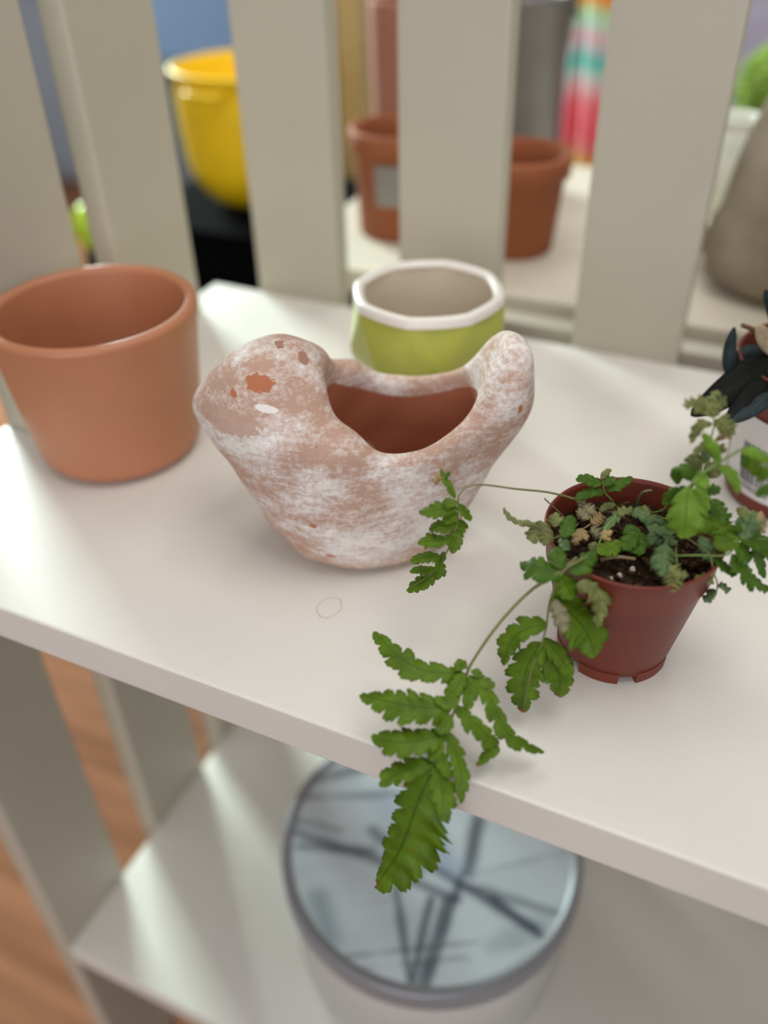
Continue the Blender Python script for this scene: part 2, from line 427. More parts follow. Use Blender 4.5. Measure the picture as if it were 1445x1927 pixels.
def make_bird():
    h = 0.0012
    lo = np.array([-0.100, -0.064, -0.006])
    dims = (168, 108, 112)
    a, b, z = np.meshgrid(*[lo[i] + h * np.arange(dims[i]) for i in range(3)], indexing='ij')
    zz = np.clip(z, 0, 0.12)
    def ell(ca, cb, cz, ra, rb, rz, tilt=0.0):
        ct, st = math.cos(tilt), math.sin(tilt)
        A = (a - ca) * ct + (z - cz) * st; Z = -(a - ca) * st + (z - cz) * ct
        q = np.sqrt((A / ra) ** 2 + ((b - cb) / rb) ** 2 + (Z / rz) ** 2)
        return (q - 1) * min(ra, rb, rz)
    La = np.interp(zz, [0, .006, .02, .04, .06, .08, .12], [.041, .048, .056, .0635, .0690, .0735, .0745])
    Lb = np.interp(zz, [0, .006, .02, .04, .06, .08, .12], [.036, .0412, .0446, .0470, .0470, .0455, .043])
    ac = np.interp(zz, [0, .03, .08, .12], [.004, .002, .001, .001])
    an = (a - ac) / La
    Lbe = Lb * (1 - 0.12 * an - 0.10 * np.clip(an, 0, 1) ** 2)
    body = (np.sqrt(np.abs(an) ** 2.15 + np.abs(b / Lbe) ** 2.15 + 1e-9) - 1) * np.minimum(La, Lbe)
    body = smax(body, z - 0.084, 0.016)
    head = ell(-.0405, 0, .0795, .0345, .0325, .0325)
    beak = ell(-.0670, 0, .0785, .0135, .0085, .0080, 0.12)
    tail = ell(.0675, 0, .0850, .0155, .0255, .0270, -0.30)
    tail2 = ell(.0570, 0.005, .1035, .0105, .0120, .0130, 0.15)
    solid = smin(body, head, 0.016)
    solid = smin(solid, beak, 0.012)
    solid = smin(solid, smin(tail, tail2, .012), 0.014)
    u = a - 0.021
    zt = 0.0705 + np.where(u < 0, 22.0, 17.5) * u * u
    sad = np.where((a > -0.06) & (a < 0.085), (z - zt) * 0.75, -0.02)
    solid = smax(solid, sad, 0.006)
    solid = smax(solid, -z, 0.003)
    cu = (a - 0.0205) / 0.0375
    wi = np.clip(Lbe - 0.0125, 0.01, 1)
    cut = (np.sqrt(np.abs(cu) ** 2.2 + np.abs(b / wi) ** 2.2 + 1e-9) - 1) * 0.033
    cut = smax(cut, 0.010 - z, 0.008)
    solid = smax(solid, -cut, 0.0060)
    # slight hand-formed unevenness
    solid = solid + 0.0006 * np.sin(a * 95 + z * 60) * np.sin(b * 80 + 1.0) + 0.0004 * np.sin(a * 210 - z * 170)
    V, Fq = surface_nets(solid, lo, h)
    # relax a little
    for _ in range(3):
        s = np.zeros_like(V); n = np.zeros(len(V))
        for i in range(4):
            p, q = Fq[:, i], Fq[:, (i + 1) % 4]
            np.add.at(s, p, V[q]); np.add.at(s, q, V[p]); np.add.at(n, p, 1); np.add.at(n, q, 1)
        V = V * 0.5 + 0.5 * s / np.maximum(n, 1)[:, None]
    V[:, 2] -= V[:, 2].min()
    me = bpy.data.meshes.new('bird_planter'); me.from_pydata(V.tolist(), [], Fq.tolist()); me.update()
    return me
def bird_mat():
    m, nt, b = new_mat('whitewashed_clay')
    tc = node(nt, 'ShaderNodeTexCoord').outputs['Object']
    s = node(nt, 'ShaderNodeSeparateXYZ'); nt.links.new(tc, s.inputs[0])
    clay, wash, white, chip = lin((184, 150, 132)), lin((200, 176, 164)), lin((214, 201, 195)), lin((178, 112, 80))
    big = noise(nt, mapping(nt, tc, rot=(0, math.radians(35), 0), scale=(1, 1, 1.5)), 26, 4, 0.6)
    stroke = noise(nt, mapping(nt, tc, rot=(0, math.radians(35), 0), scale=(1, 1, 5)), 95, 6, 0.7)
    fine = noise(nt, tc, 420, 5, 0.7)
    f = mth(nt, 'ADD', mth(nt, 'MULTIPLY', big, 1.2), mth(nt, 'ADD', mth(nt, 'MULTIPLY', stroke, 0.55), mth(nt, 'MULTIPLY', fine, 0.62)))
    f = mth(nt, 'SUBTRACT', f, 0.66)
    base = ramp(nt, f, [(0.40, clay), (0.50, wash), (0.60, white), (0.72, lin((232, 224, 218)))])
    # darker pores
    pore = mth(nt, 'LESS_THAN', noise(nt, tc, 330, 2, 0.4), 0.24)
    base = mixc(nt, mth(nt, 'MULTIPLY', pore, 0.7), base, lin((140, 104, 88)))
    # small flaked chips, scattered
    fl = mth(nt, 'GREATER_THAN', mth(nt, 'ADD', noise(nt, tc, 150, 3, 0.6), mth(nt, 'MULTIPLY', mth(nt, 'SUBTRACT', noise(nt, tc, 30, 2), 0.5), 0.5)), 0.80)
    base = mixc(nt, fl, base, chip)
    nz1 = mth(nt, 'MULTIPLY', mth(nt, 'SUBTRACT', noise(nt, tc, 480, 6, 0.75), 0.5), 1.7)
    def spot(px, py, off, ra, rz, col, amt=1.0, rot=0.0):
        nonlocal base
        ca, cz = bird_local(px, py, off)
        da = mth(nt, 'SUBTRACT', s.outputs[0], ca); dz = mth(nt, 'SUBTRACT', s.outputs[2], cz)
        A = mth(nt, 'ADD', mth(nt, 'MULTIPLY', da, math.cos(rot) / ra), mth(nt, 'MULTIPLY', dz, math.sin(rot) / ra))
        Z = mth(nt, 'ADD', mth(nt, 'MULTIPLY', da, -math.sin(rot) / rz), mth(nt, 'MULTIPLY', dz, math.cos(rot) / rz))
        d = mth(nt, 'SQRT', mth(nt, 'ADD', mth(nt, 'MULTIPLY', A, A), mth(nt, 'MULTIPLY', Z, Z)))
        k = mth(nt, 'LESS_THAN', mth(nt, 'ADD', d, nz1), 1.0)
        k = mth(nt, 'MULTIPLY', k, mth(nt, 'LESS_THAN', s.outputs[1], 0.0))
        base = mixc(nt, mth(nt, 'MULTIPLY', k, amt), base, col)
    spot(430, 785, -.024, .017, .0055, clay, 0.85, 0.1)
    spot(489, 718, -.0213, .0066, .0030, chip)
    spot(438, 745, -.024, .0018, .0014, chip)
    spot(518, 668, -.0150, .0030, .0010, lin((160, 120, 105)), rot=-.3)
    spot(570, 682, -.0125, .0028, .0011, lin((160, 120, 105)), rot=-.6)
    spot(502, 768, -.030, .0056, .0014, lin((232, 226, 220)), 1.0, -0.2)
    spot(590, 978, -.040, .0020, .0013, chip, 1.0, -.6)
    spot(623, 1031, -.036, .0026, .0012, chip, 0.9, -.4)
    spot(973, 748, -.012, .0012, .0022, chip)
    nt.links.new(base, b.inputs['Base Color'])
    # bare clay inside the bowl: the wash was brushed on the outside only
    A = mth(nt, 'DIVIDE', mth(nt, 'SUBTRACT', s.outputs[0], 0.0205), 0.0392)
    B = mth(nt, 'DIVIDE', s.outputs[1], mth(nt, 'ADD', 0.027, mth(nt, 'MULTIPLY', mth(nt, 'MINIMUM', s.outputs[2], 0.05), 0.22)))
    ins = mth(nt, 'LESS_THAN', mth(nt, 'ADD', mth(nt, 'MULTIPLY', A, A), mth(nt, 'MULTIPLY', B, B)), 0.99)
    rimz = mth(nt, 'MULTIPLY', mth(nt, 'MULTIPLY', mth(nt, 'SUBTRACT', s.outputs[0], 0.021), mth(nt, 'SUBTRACT', s.outputs[0], 0.021)), 15.0)
    ins = mth(nt, 'MULTIPLY', ins, mth(nt, 'LESS_THAN', s.outputs[2], mth(nt, 'ADD', rimz, mth(nt, 'ADD', 0.0625, mth(nt, 'MULTIPLY', nz1, 0.002)))))
    ins = mth(nt, 'MULTIPLY', ins, mth(nt, 'GREATER_THAN', s.outputs[2], 0.006))
    footm = ramp(nt, mth(nt, 'ADD', mth(nt, 'MULTIPLY', s.outputs[2], 40.0), mth(nt, 'MULTIPLY', nz1, 0.25)), [(0.1, (1, 1, 1)), (0.6, (0, 0, 0))])
    base = mixc(nt, mth(nt, 'MULTIPLY', footm, 0.6), base, lin((188, 156, 132)))
    base = mixc(nt, ins, base, lin((164, 100, 74)))
    nt.links.new(base, b.inputs['Base Color'])
    b.inputs['Roughness'].default_value = 0.8
    b.inputs['Specular IOR Level'].default_value = 0.2
    bump(nt, b, mth(nt, 'ADD', fine, mth(nt, 'MULTIPLY', f, 1.2)), 0.35, 0.0007)
    return m
bird = link('bird_planter', make_bird(), bird_mat(), None, True)
bird.location = tuple(BIRD); bird.rotation_euler[2] = YAW
tag(bird, 'whitewashed terracotta planter shaped like a bird with open hollow back', 'planter')

# ------------------------------------------------------------------ fern in small plastic pot
FERN = np.array([-0.0288, 0.3013, 0.0])
fern = thing('potted_fern', tuple(FERN), 'drooping half-wilted green fern in small terracotta-coloured plastic pot', 'potted plant')
RR, RH = 0.0366, 0.0686
prof = [(0, 0.0035), (0.0200, 0.0035), (0.0232, 0.0035), (0.0250, 0.0045), (0.0254, 0.0085), (0.0258, 0.0090),
        (0.0338, 0.0520), (0.0348, 0.0524), (0.0350, 0.0530), (0.0362, 0.0665), (0.0369, 0.0672), (0.0370, 0.0680), (0.0366, 0.0686), (0.0360, 0.0684),
        (0.0354, 0.0665), (0.0340, 0.0520), (0.0330, 0.048), (0.026, 0.02), (0.0, 0.02)]
pot = link('pot', lathe_mesh('pot', prof, 96), M_PLASTIC, fern, True)
def foot_mesh(a0, a1):
    verts, faces = [], []; n = 14
    for i in range(n + 1):
        a = a0 + (a1 - a0) * i / n
        for r, z in ((0.0205, 0), (0.0251, 0), (0.0254, 0.0060), (0.0205, 0.0060)):
            verts.append((r * math.cos(a), r * math.sin(a), z))
    for i in range(n):
        for k in range(4):
            k2 = (k + 1) % 4; faces.append((i * 4 + k, (i + 1) * 4 + k, (i + 1) * 4 + k2, i * 4 + k2))
    faces.append((0, 1, 2, 3)); faces.append((n * 4 + 3, n * 4 + 2, n * 4 + 1, n * 4))
    return py_mesh('foot', verts, faces)
for c0 in range(6):
    a = math.radians(-92 + 60 * c0)
    link('foot', foot_mesh(a - 0.36, a + 0.36), M_PLASTIC, pot)
# soil
def soil_mesh(R, z0, amp, seed, rings=22, n=72):
    rnd = np.random.RandomState(seed); verts = [(0, 0, z0 + amp)]; faces = []
    ph = rnd.rand(12, 3) * 6
    for i in range(1, rings + 1):
        r = R * i / rings
        for k in range(n):
            a = 2 * math.pi * k / n; x, y = r * math.cos(a), r * math.sin(a)
            hgt = sum(math.sin(x * (150 + 90 * q) + p[0]) * math.sin(y * (150 + 90 * q) + p[1]) / (q + 1.5) for q, p in enumerate(ph[:5]))
            verts.append((x, y, z0 + amp * (0.8 - 0.9 * (r / R) ** 2) + amp * 0.45 * hgt + rnd.randn() * amp * 0.12))
    for k in range(n): faces.append((0, 1 + k, 1 + (k + 1) % n))
    for i in range(rings - 1):
        for k in range(n):
            k2 = (k + 1) % n; A = 1 + i * n; B = A + n
            faces.append((A + k, B + k, B + k2, A + k2))
    return py_mesh('soil', verts, faces)
soil = link('soil', soil_mesh(0.0348, 0.0565, 0.0028, 3), M_SOIL, fern, False)
def lump(bm, p, r, rnd):
    res = bmesh.ops.create_icosphere(bm, subdivisions=1, radius=r)
    sc = [0.6 + 0.8 * rnd.random() for _ in range(3)]
    rot = Euler((rnd.random() * 6, rnd.random() * 6, rnd.random() * 6)).to_matrix()
    for v in res['verts']:
        c = Vector((v.co.x * sc[0], v.co.y * sc[1], v.co.z * sc[2])) * (0.75 + 0.5 * rnd.random())
        v.co = rot @ c + Vector(p)
rnd = random.Random(5)
bm = bmesh.new()
for _ in range(520):
    a, r = rnd.random() * 6.283, 0.0335 * math.sqrt(rnd.random())
    lump(bm, (r * math.cos(a), r * math.sin(a), 0.0575 + 0.002 * (1 - (r / .0335) ** 2) + rnd.random() * 0.0012), 0.0005 + 0.0011 * rnd.random() ** 2, rnd)
me = bpy.data.meshes.new('soil_crumbs'); bm.to_mesh(me); bm.free()
cr = link('soil_crumbs', me, M_CRUMB, soil); tag(cr, kind='stuff')
for (px, py, r) in ((1166, 1083, 0.0020), (1190, 1070, 0.0013), (1110, 1000, 0.0009), (1062, 950, 0.0012), (1150, 1088, 0.0011)):
    bm = bmesh.new(); lump(bm, (0, 0, 0), r, rnd)
    me = bpy.data.meshes.new('perlite_grain'); bm.to_mesh(me); bm.free()
    o = link('perlite_grain', me, M_PERL, soil); p = at_z(px, py, 0.0605) - FERN; o.location = tuple(p)

def P3(p):
    """(x, y, z) pixel with height, or (x, y, 'o', off) pixel on the upright plane through the pot"""
    if len(p) == 4: return on_plane(p[0], p[1], FERN, p[3])
    return at_z(*p)
def leaf_mesh(name, pts, wl, wr, lobes=6, dep=0.28, seed=0, sweep=0.55, fold=0.16, curl=0.0, up=0.55, wave=0.05, twist=0.0, wide=1.18, plain=False):
    rnd = random.Random(seed)
    per = 15
    n = max(24, lobes * per + 1)
    P = catmull([P3(p) for p in pts], n)
    px2m = depth(P[n // 2]) / FPX
    Wl, Wr = wl * px2m * wide, wr * px2m * wide
    VS = (-1, -0.7, -0.36, 0, 0.36, 0.7, 1)
    verts, faces, uvs = [], [], []
    jl = [rnd.uniform(0.82, 1.14) for _ in range(lobes + 2)]
    jr = [rnd.uniform(0.82, 1.14) for _ in range(lobes + 2)]
    ph = rnd.random() * 6
    nd = [rnd.choice((0.25, 0.5, 0.8, 1.0, 1.1)) * 0.72 for _ in range(lobes + 4)]
    f1, f2 = rnd.uniform(2, 4), rnd.uniform(4, 7)
    for i in range(n):
        t = i / (n - 1)
        T = P[min(i + 1, n - 1)] - P[max(i - 1, 0)]; T /= np.linalg.norm(T) + 1e-12
        tc_ = (CAM - P[i]); tc_ /= np.linalg.norm(tc_)
        N = np.array([0, 0, 1.0]) * up + tc_ * (1 - up)
        N = N - T * (N @ T); N /= np.linalg.norm(N) + 1e-12
        A = np.cross(N, T)
        tw = twist * t
        A2 = A * math.cos(tw) + N * math.sin(tw); N = np.cross(T, A2); A = A2
        env = (math.sin(math.pi * min(1, 0.05 + 0.95 * t) ** 0.85)) ** 0.55 if 0 < t < 1 else 0.0
        env = max(env, 0.05 if t < 0.5 else 0.02)
        for v in VS:
            side = jl if v < 0 else jr
            w = Wl if v < 0 else Wr
            av = abs(v)
            if plain:
                lob, jit = 1.0, 1.0
            else:
                ph2 = t * lobes + (0.0 if v < 0 else 0.42)
                k = int(ph2) % len(side); s = ph2 - int(ph2)
                notch = max(0.0, 1 - min(s, (1 - s) * 2.2) / 0.26) ** 1.2 * nd[(k + (3 if v < 0 else 0)) % len(nd)]
                rise = 0.84 + 0.20 * min(1.0, s * 1.5) - 0.12 * max(0, s - .75) * 4
                teeth = 0.15 * ((s * 3.0) % 1.0) - .05 if av > 0.9 else 0.0
                lob = (1 - dep * notch * min(1, 1.7 * av ** 1.6)) * (rise if av > 0.6 else 1.0) + teeth
                jit = 1 + (side[k] - 1) * av
            ww = w * env * lob * jit * av
            fwd = sweep * ww * (0.35 + 0.65 * av) * (1 - 0.6 * t)
            zz = -fold * ww + wave * w * av * math.sin(t * lobes * 6.283 + ph + (1.0 if v < 0 else 0)) - curl * ww * av
            zz += (0 if plain else 0.10 * w * (math.sin(f1 * t * 3 + ph) * v + 0.6 * math.sin(f2 * t * 3 + 2 * ph) * av * av))
            q = P[i] - (A * (-1 if v < 0 else 1)) * ww + T * fwd + N * zz
            verts.append(q); uvs.append((t, v))
    nv = len(VS)
    for i in range(n - 1):
        for j in range(nv - 1):
            faces.append((i * nv + j, (i + 1) * nv + j, (i + 1) * nv + j + 1, i * nv + j + 1))
    me = py_mesh(name, [v - FERN for v in verts], faces)
    uvl = me.uv_layers.new(name='UVMap')
    for lp in me.loops: uvl.data[lp.index].uv = uvs[lp.vertex_index]
    return me
def make_frond(stem_pts, r0, r1, mat, leaves, seed):
    st = link('frond', tube_mesh('frond', [P3(p) - FERN for p in stem_pts], r0, r1, 30, 7), mat, fern, True)
    for i, L in enumerate(leaves):
        kind, pts, wl, wr = L[:4]; kw = dict(L[4]) if len(L) > 4 else {}
        if kind in 'wtpn':
            kw['wave'] = max(kw.get('wave', 0), 0.20); kw.setdefault('curl', 0.18); kw.setdefault('twist', 0.5 * (-1) ** i)
        o = link('leaflet', leaf_mesh('leaflet', pts, wl, wr, seed=seed * 100 + i, **kw), LM[kind], st, True)
        md = o.modifiers.new('thickness', 'SOLIDIFY'); md.thickness = 0.00028; md.offset = 0
    return st
K = dict
# front frond drooping over the shelf edge
make_frond([(1085, 1050, .0715), (1046, 1082, .0690), (1000, 1110, .060), (940, 1172, .050), (886, 1250, .036), (868, 1300, .031), (845, 1365, .024), (815, 1438, .012), (790, 1500, -.002), (756, 1585, -.022), (715, 1658, -.044)], 0.00075, 0.0004, M_STEM, [
    ('b', [(815, 1438, .012), (782, 1520, -.004), (752, 1598, -.024), (708, 1666, -.046)], 62, 34, K(lobes=8, dep=.30, sweep=.35)),
    ('g', [(872, 1268, .034), (800, 1262, .036), (752, 1236, .038), (703, 1189, .038)], 22, 20, K(lobes=6, dep=.55)),
    ('g', [(882, 1270, .034), (916, 1302, .032), (938, 1345, .026), (962, 1385, .020), (1024, 1416, .010)], 11, 18, K(lobes=6, dep=.55)),
    ('g', [(852, 1330, .029), (800, 1332, .030), (750, 1324, .032), (678, 1309, .030)], 30, 28, K(lobes=6, dep=.42)),
    ('b', [(857, 1327, .028), (895, 1362, .026), (924, 1390, .020), (931, 1412, .014), (897, 1442, .010)], 10, 20, K(lobes=6, dep=.4, up=.3)),
    ('b', [(841, 1380, .022), (790, 1394, .022), (745, 1396, .022), (699, 1388, .020)], 24, 26, K(lobes=5, dep=.32)),
    ('b', [(843, 1378, .022), (860, 1425, .016), (868, 1465, .010), (868, 1512, .003)], 14, 14, K(lobes=6, dep=.35)),
    ('g', [(818, 1432, .013), (830, 1475, .008), (834, 1510, .003), (834, 1547, -.003)], 21, 19, K(lobes=4, dep=.4)),
    ('g', [(816, 1436, .013), (775, 1447, .012), (745, 1458, .010), (714, 1480, .006)], 16, 24, K(lobes=4, dep=.35)),
    ('g', [(874, 1266, .036), (860, 1292, .034), (838, 1318, .031)], 13, 16, K(lobes=3, dep=.3)),
    ('g', [(874, 1272, .034), (884, 1300, .032), (876, 1336, .028)], 14, 14, K(lobes=3, dep=.3)),
    ('g', [(866, 1312, .032), (842, 1325, .031), (818, 1312, .032)], 10, 14, K(lobes=3, dep=.35)),
    ('g', [(850, 1345, .028), (838, 1362, .026), (822, 1378, .025)], 14, 16, K(lobes=3, dep=.3)),
    ('g', [(834, 1395, .021), (824, 1410, .019), (805, 1428, .016)], 12, 14, K(lobes=3, dep=.3)),
    ('g', [(826, 1412, .018), (834, 1436, .014), (846, 1466, .010)], 12, 11, K(lobes=3, dep=.3)),
    ('g', [(879, 1258, .037), (868, 1250, .038), (862, 1262, .038)], 9, 9, K(lobes=2, dep=.3)),
    ('b', [(892, 1277, .034), (912, 1283, .034), (931, 1293, .033)], 10, 13, K(lobes=3, dep=.35)),
    ('g', [(886, 1262, .036), (898, 1266, .036), (906, 1274, .035)], 8, 8, K(lobes=2, dep=.3)),
], 1)
# second frond hanging down the pot's front
make_frond([(1120, 1040, .0700), (1085, 1058, .0725), (1062, 1072, .071), (1048, 1095, .066), (1034, 1135, .056), (1028, 1178, .047), (1018, 1215, .040), (1000, 1262, .030), (984, 1330, .014)], 0.0006, 0.0003, M_STEM, [
    ('d', [(1066, 1068, .071), (1034, 1074, .070), (1010, 1066, .070), (981, 1058, .068)], 26, 24, K(lobes=4, dep=.4)),
    ('d', [(1058, 1072, .071), (1050, 1052, .073), (1046, 1030, .074)], 17, 15, K(lobes=3, dep=.25)),
    ('d', [(1072, 1078, .070), (1095, 1062, .071), (1120, 1037, .072)], 15, 17, K(lobes=4, dep=.25)),
    ('g', [(1056, 1080, .069), (1066, 1102, .064), (1078, 1126, .059)], 20, 20, K(lobes=3, dep=.3)),
    ('w', [(1084, 1100, .066), (1112, 1104, .066), (1128, 1130, .060), (1122, 1180, .050)], 18, 20, K(lobes=5, dep=.3, curl=.3)),
    ('g', [(1040, 1122, .060), (1078, 1158, .052), (1104, 1190, .044), (1120, 1236, .035)], 40, 38, K(lobes=6, dep=.22)),
    ('p', [(1044, 1128, .061), (1052, 1155, .057), (1056, 1190, .050)], 17, 14, K(lobes=3, dep=.3)),
    ('g', [(1030, 1174, .048), (992, 1184, .045), (964, 1204, .040), (946, 1252, .028)], 16, 26, K(lobes=5, dep=.4)),
    ('b', [(1020, 1208, .041), (996, 1246, .033), (984, 1290, .023), (982, 1340, .011)], 30, 28, K(lobes=5, dep=.42)),
    ('b', [(1022, 1204, .042), (1036, 1240, .034), (1052, 1272, .026), (1052, 1312, .017)], 30, 28, K(lobes=5, dep=.42)),
    ('g', [(1022, 1200, .042), (1050, 1232, .037), (1078, 1270, .028)], 16, 18, K(lobes=4, dep=.4)),
], 2)
# frond reaching out across the bird's tail end
def c3(x, y, z): return (x, y, z)
make_frond([(1130, 985, .0620), (1100, 948, .0705), (1040, 928, .0770), (970, 920, .0850), (905, 912, .0900), (874, 918, .0890), (862, 936, .0860), (862, 970, .0790), (856, 1008, .0700), (836, 1046, .0600), (814, 1078, .0500), (770, 1108, .0410)], 0.0005, 0.0003, M_STEM, [
    ('g', [(856, 938, .086), (844, 914, .090), (833, 893, .093), (830, 882, .094)], 6, 7, K(lobes=3, dep=.3)),
    ('n', [(836, 900, .092), (826, 898, .092), (820, 912, .089)], 5, 6, K(lobes=3, dep=.4)),
    ('d', [(838, 902, .092), (842, 895, .093), (846, 888, .094)], 4, 4, K(lobes=2)),
    ('g', [(862, 945, .085), (850, 946, .085), (832, 944, .085)], 9, 11, K(lobes=3, dep=.25)),
    ('b', [(861, 957, .082), (840, 957, .082), (815, 960, .081), (789, 965, .079)], 14, 16, K(lobes=5, dep=.3)),
    ('g', [(863, 948, .084), (873, 962, .081), (886, 980, .077)], 9, 8, K(lobes=3, dep=.3)),
    ('g', [(862, 966, .080), (848, 974, .078), (836, 984, .076)], 11, 12, K(lobes=3, dep=.25)),
    ('b', [(861, 982, .076), (840, 990, .074), (822, 990, .074), (807, 997, .072)], 13, 14, K(lobes=4, dep=.3)),
    ('g', [(863, 978, .077), (869, 990, .074), (870, 1004, .071)], 9, 8, K(lobes=3, dep=.3)),
    ('b', [(853, 1010, .070), (830, 1018, .068), (808, 1018, .068), (786, 1022, .066)], 13, 15, K(lobes=5, dep=.25)),
    ('g', [(858, 996, .073), (858, 1015, .069), (849, 1040, .063)], 13, 13, K(lobes=4, dep=.25)),
    ('b', [(830, 1048, .060), (812, 1048, .060), (794, 1050, .059), (772, 1056, .057)], 11, 12, K(lobes=5, dep=.2)),
    ('g', [(818, 1070, .053), (800, 1073, .052), (786, 1073, .051), (771, 1076, .050)], 8, 9, K(lobes=4, dep=.25)),
    ('g', [(826, 1054, .058), (826, 1072, .053), (818, 1090, .048)], 11, 10, K(lobes=3, dep=.25)),
    ('b', [(818, 1076, .050), (804, 1092, .047), (788, 1100, .044), (765, 1110, .040)], 14, 16, K(lobes=4, dep=.3)),
    ('d', [(836, 1038, .062), (832, 1048, .060), (827, 1058, .057)], 7, 6, K(lobes=2, dep=.2)),
], 3)
# wilted frond standing up at the back right
o = 'o'
make_frond([(1282, 975, .068), (1296, 930, o, -.002), (1318, 880, o, 0), (1336, 830, o, 0), (1344, 795, o, 0), (1338, 770, o, 0)], 0.0005, 0.0003, M_STEMG, [
    ('w', [(1340, 782, o, 0), (1325, 768, o, 0), (1308, 762, o, -.004), (1289, 761, o, -.006)], 12, 17, K(lobes=4, dep=.3, up=.2, wave=.3)),
    ('w', [(1336, 785, o, 0), (1344, 765, o, .002), (1350, 752, o, .004), (1352, 740, o, .004)], 20, 14, K(lobes=4, dep=.35, up=.2, wave=.35)),
    ('w', [(1343, 790, o, 0), (1356, 796, o, -.003), (1366, 806, o, -.005), (1376, 820, o, -.005)], 17, 14, K(lobes=4, dep=.3, up=.2, wave=.3)),
    ('w', [(1340, 798, o, 0), (1324, 800, o, -.003), (1312, 812, o, -.004), (1300, 834, o, -.004)], 7, 10, K(lobes=4, dep=.35, up=.2, wave=.2)),
    ('n', [(1345, 828, o, -.002), (1358, 823, o, -.004), (1367, 821, o, -.005), (1376, 826, o, -.005)], 5, 5, K(lobes=3, dep=.4, up=.2)),
    ('w', [(1340, 842, o, 0), (1326, 842, o, -.003), (1312, 848, o, -.004), (1305, 856, o, -.005)], 8, 9, K(lobes=3, dep=.35, up=.2)),
    ('t', [(1338, 845, o, -.001), (1330, 852, o, -.004), (1328, 868, o, -.006)], 10, 12, K(lobes=3, dep=.3, up=.2, wave=.25)),
    ('w', [(1336, 862, o, 0), (1320, 862, o, -.003), (1304, 862, o, -.004), (1287, 867, o, -.004)], 9, 8, K(lobes=4, dep=.4, up=.2)),
    ('w', [(1330, 868, o, 0), (1338, 882, o, -.003), (1340, 900, o, -.005)], 15, 15, K(lobes=3, dep=.3, up=.2, wave=.2)),
    ('w', [(1322, 870, o, 0), (1308, 880, o, -.003), (1300, 896, o, -.005)], 14, 12, K(lobes=3, dep=.35, up=.2, wave=.2)),
    ('w', [(1344, 846, o, 0), (1356, 846, o, -.003), (1368, 850, o, -.004)], 9, 7, K(lobes=3, dep=.3, up=.2)),
], 4)
# fresh lime green frond reaching right
make_frond([(1292, 925, o, -.010), (1320, 893, o, -.012), (1352, 872, o, -.014), (1378, 855, o, -.016), (1400, 845, o, -.018), (1430, 850, o, -.020), (1475, 880, o, -.024)], 0.0006, 0.0004, M_STEMG, [
    ('l', [(1352, 874, o, -.014), (1346, 852, o, -.014), (1336, 834, o, -.014), (1322, 814, o, -.014)], 8, 9, K(lobes=3, dep=.12, up=.1, curl=.4)),
    ('l', [(1352, 877, o, -.014), (1372, 888, o, -.016), (1385, 906, o, -.017), (1387, 930, o, -.017)], 9, 10, K(lobes=4, dep=.2, up=.1, curl=.4)),
    ('l', [(1394, 848, o, -.018), (1412, 850, o, -.020), (1430, 858, o, -.021), (1452, 872, o, -.022)], 12, 9, K(lobes=4, dep=.2, up=.2, curl=.3)),
    ('d', [(1398, 852, o, -.017), (1406, 868, o, -.018), (1408, 884, o, -.018)], 11, 10, K(lobes=3, dep=.3, up=.1)),
    ('g', [(1416, 860, o, -.018), (1420, 878, o, -.019), (1420, 896, o, -.019)], 11, 10, K(lobes=3, dep=.3, up=.1)),
    ('g', [(1455, 880, o, -.020), (1442, 888, o, -.021), (1426, 906, o, -.021)], 9, 10, K(lobes=3, dep=.3, up=.1)),
    ('d', [(1462, 918, o, -.020), (1446, 922, o, -.021), (1422, 932, o, -.021)], 8, 10, K(lobes=3, dep=.4, up=.1)),
], 5)
# bright leaf cluster hanging at the right rim
make_frond([(1270, 985, .066), (1288, 950, .080), (1298, 915, o, -.016), (1310, 898, o, -.016)], 0.0005, 0.0003, M_STEMG, [
    ('l', [(1296, 914, o, -.016), (1292, 945, o, -.018), (1290, 975, o, -.020), (1286, 1012, o, -.021)], 32, 30, K(lobes=3, dep=.62, up=.1, sweep=.9)),
    ('l', [(1306, 918, o, -.016), (1316, 935, o, -.017), (1326, 965, o, -.017)], 16, 16, K(lobes=3, dep=.3, up=.1)),
    ('d', [(1310, 905, o, -.013), (1290, 888, o, -.012), (1274, 890, o, -.010), (1276, 912, o, -.010)], 13, 12, K(lobes=3, dep=.15, up=.1, curl=.4)),
    ('l', [(1304, 912, o, -.014), (1316, 906, o, -.014), (1332, 898, o, -.013)], 17, 19, K(lobes=2, dep=.15, up=.1)),
    ('d', [(1296, 920, o, -.012), (1272, 930, o, -.010), (1246, 948, o, -.008)], 12, 12, K(lobes=3, dep=.3, up=.1)),
    ('g', [(1316, 960, o, -.017), (1318, 985, o, -.018), (1312, 1004, o, -.018)], 18, 18, K(lobes=3, dep=.35, up=.1)),
    ('g', [(1330, 972, o, -.014), (1336, 990, o, -.015), (1334, 1006, o, -.015)], 16, 16, K(lobes=3, dep=.3, up=.1)),
    ('d', [(1325, 928, o, -.010), (1342, 922, o, -.010), (1356, 918, o, -.010)], 9, 9, K(lobes=3, dep=.4, up=.1)),
], 6)
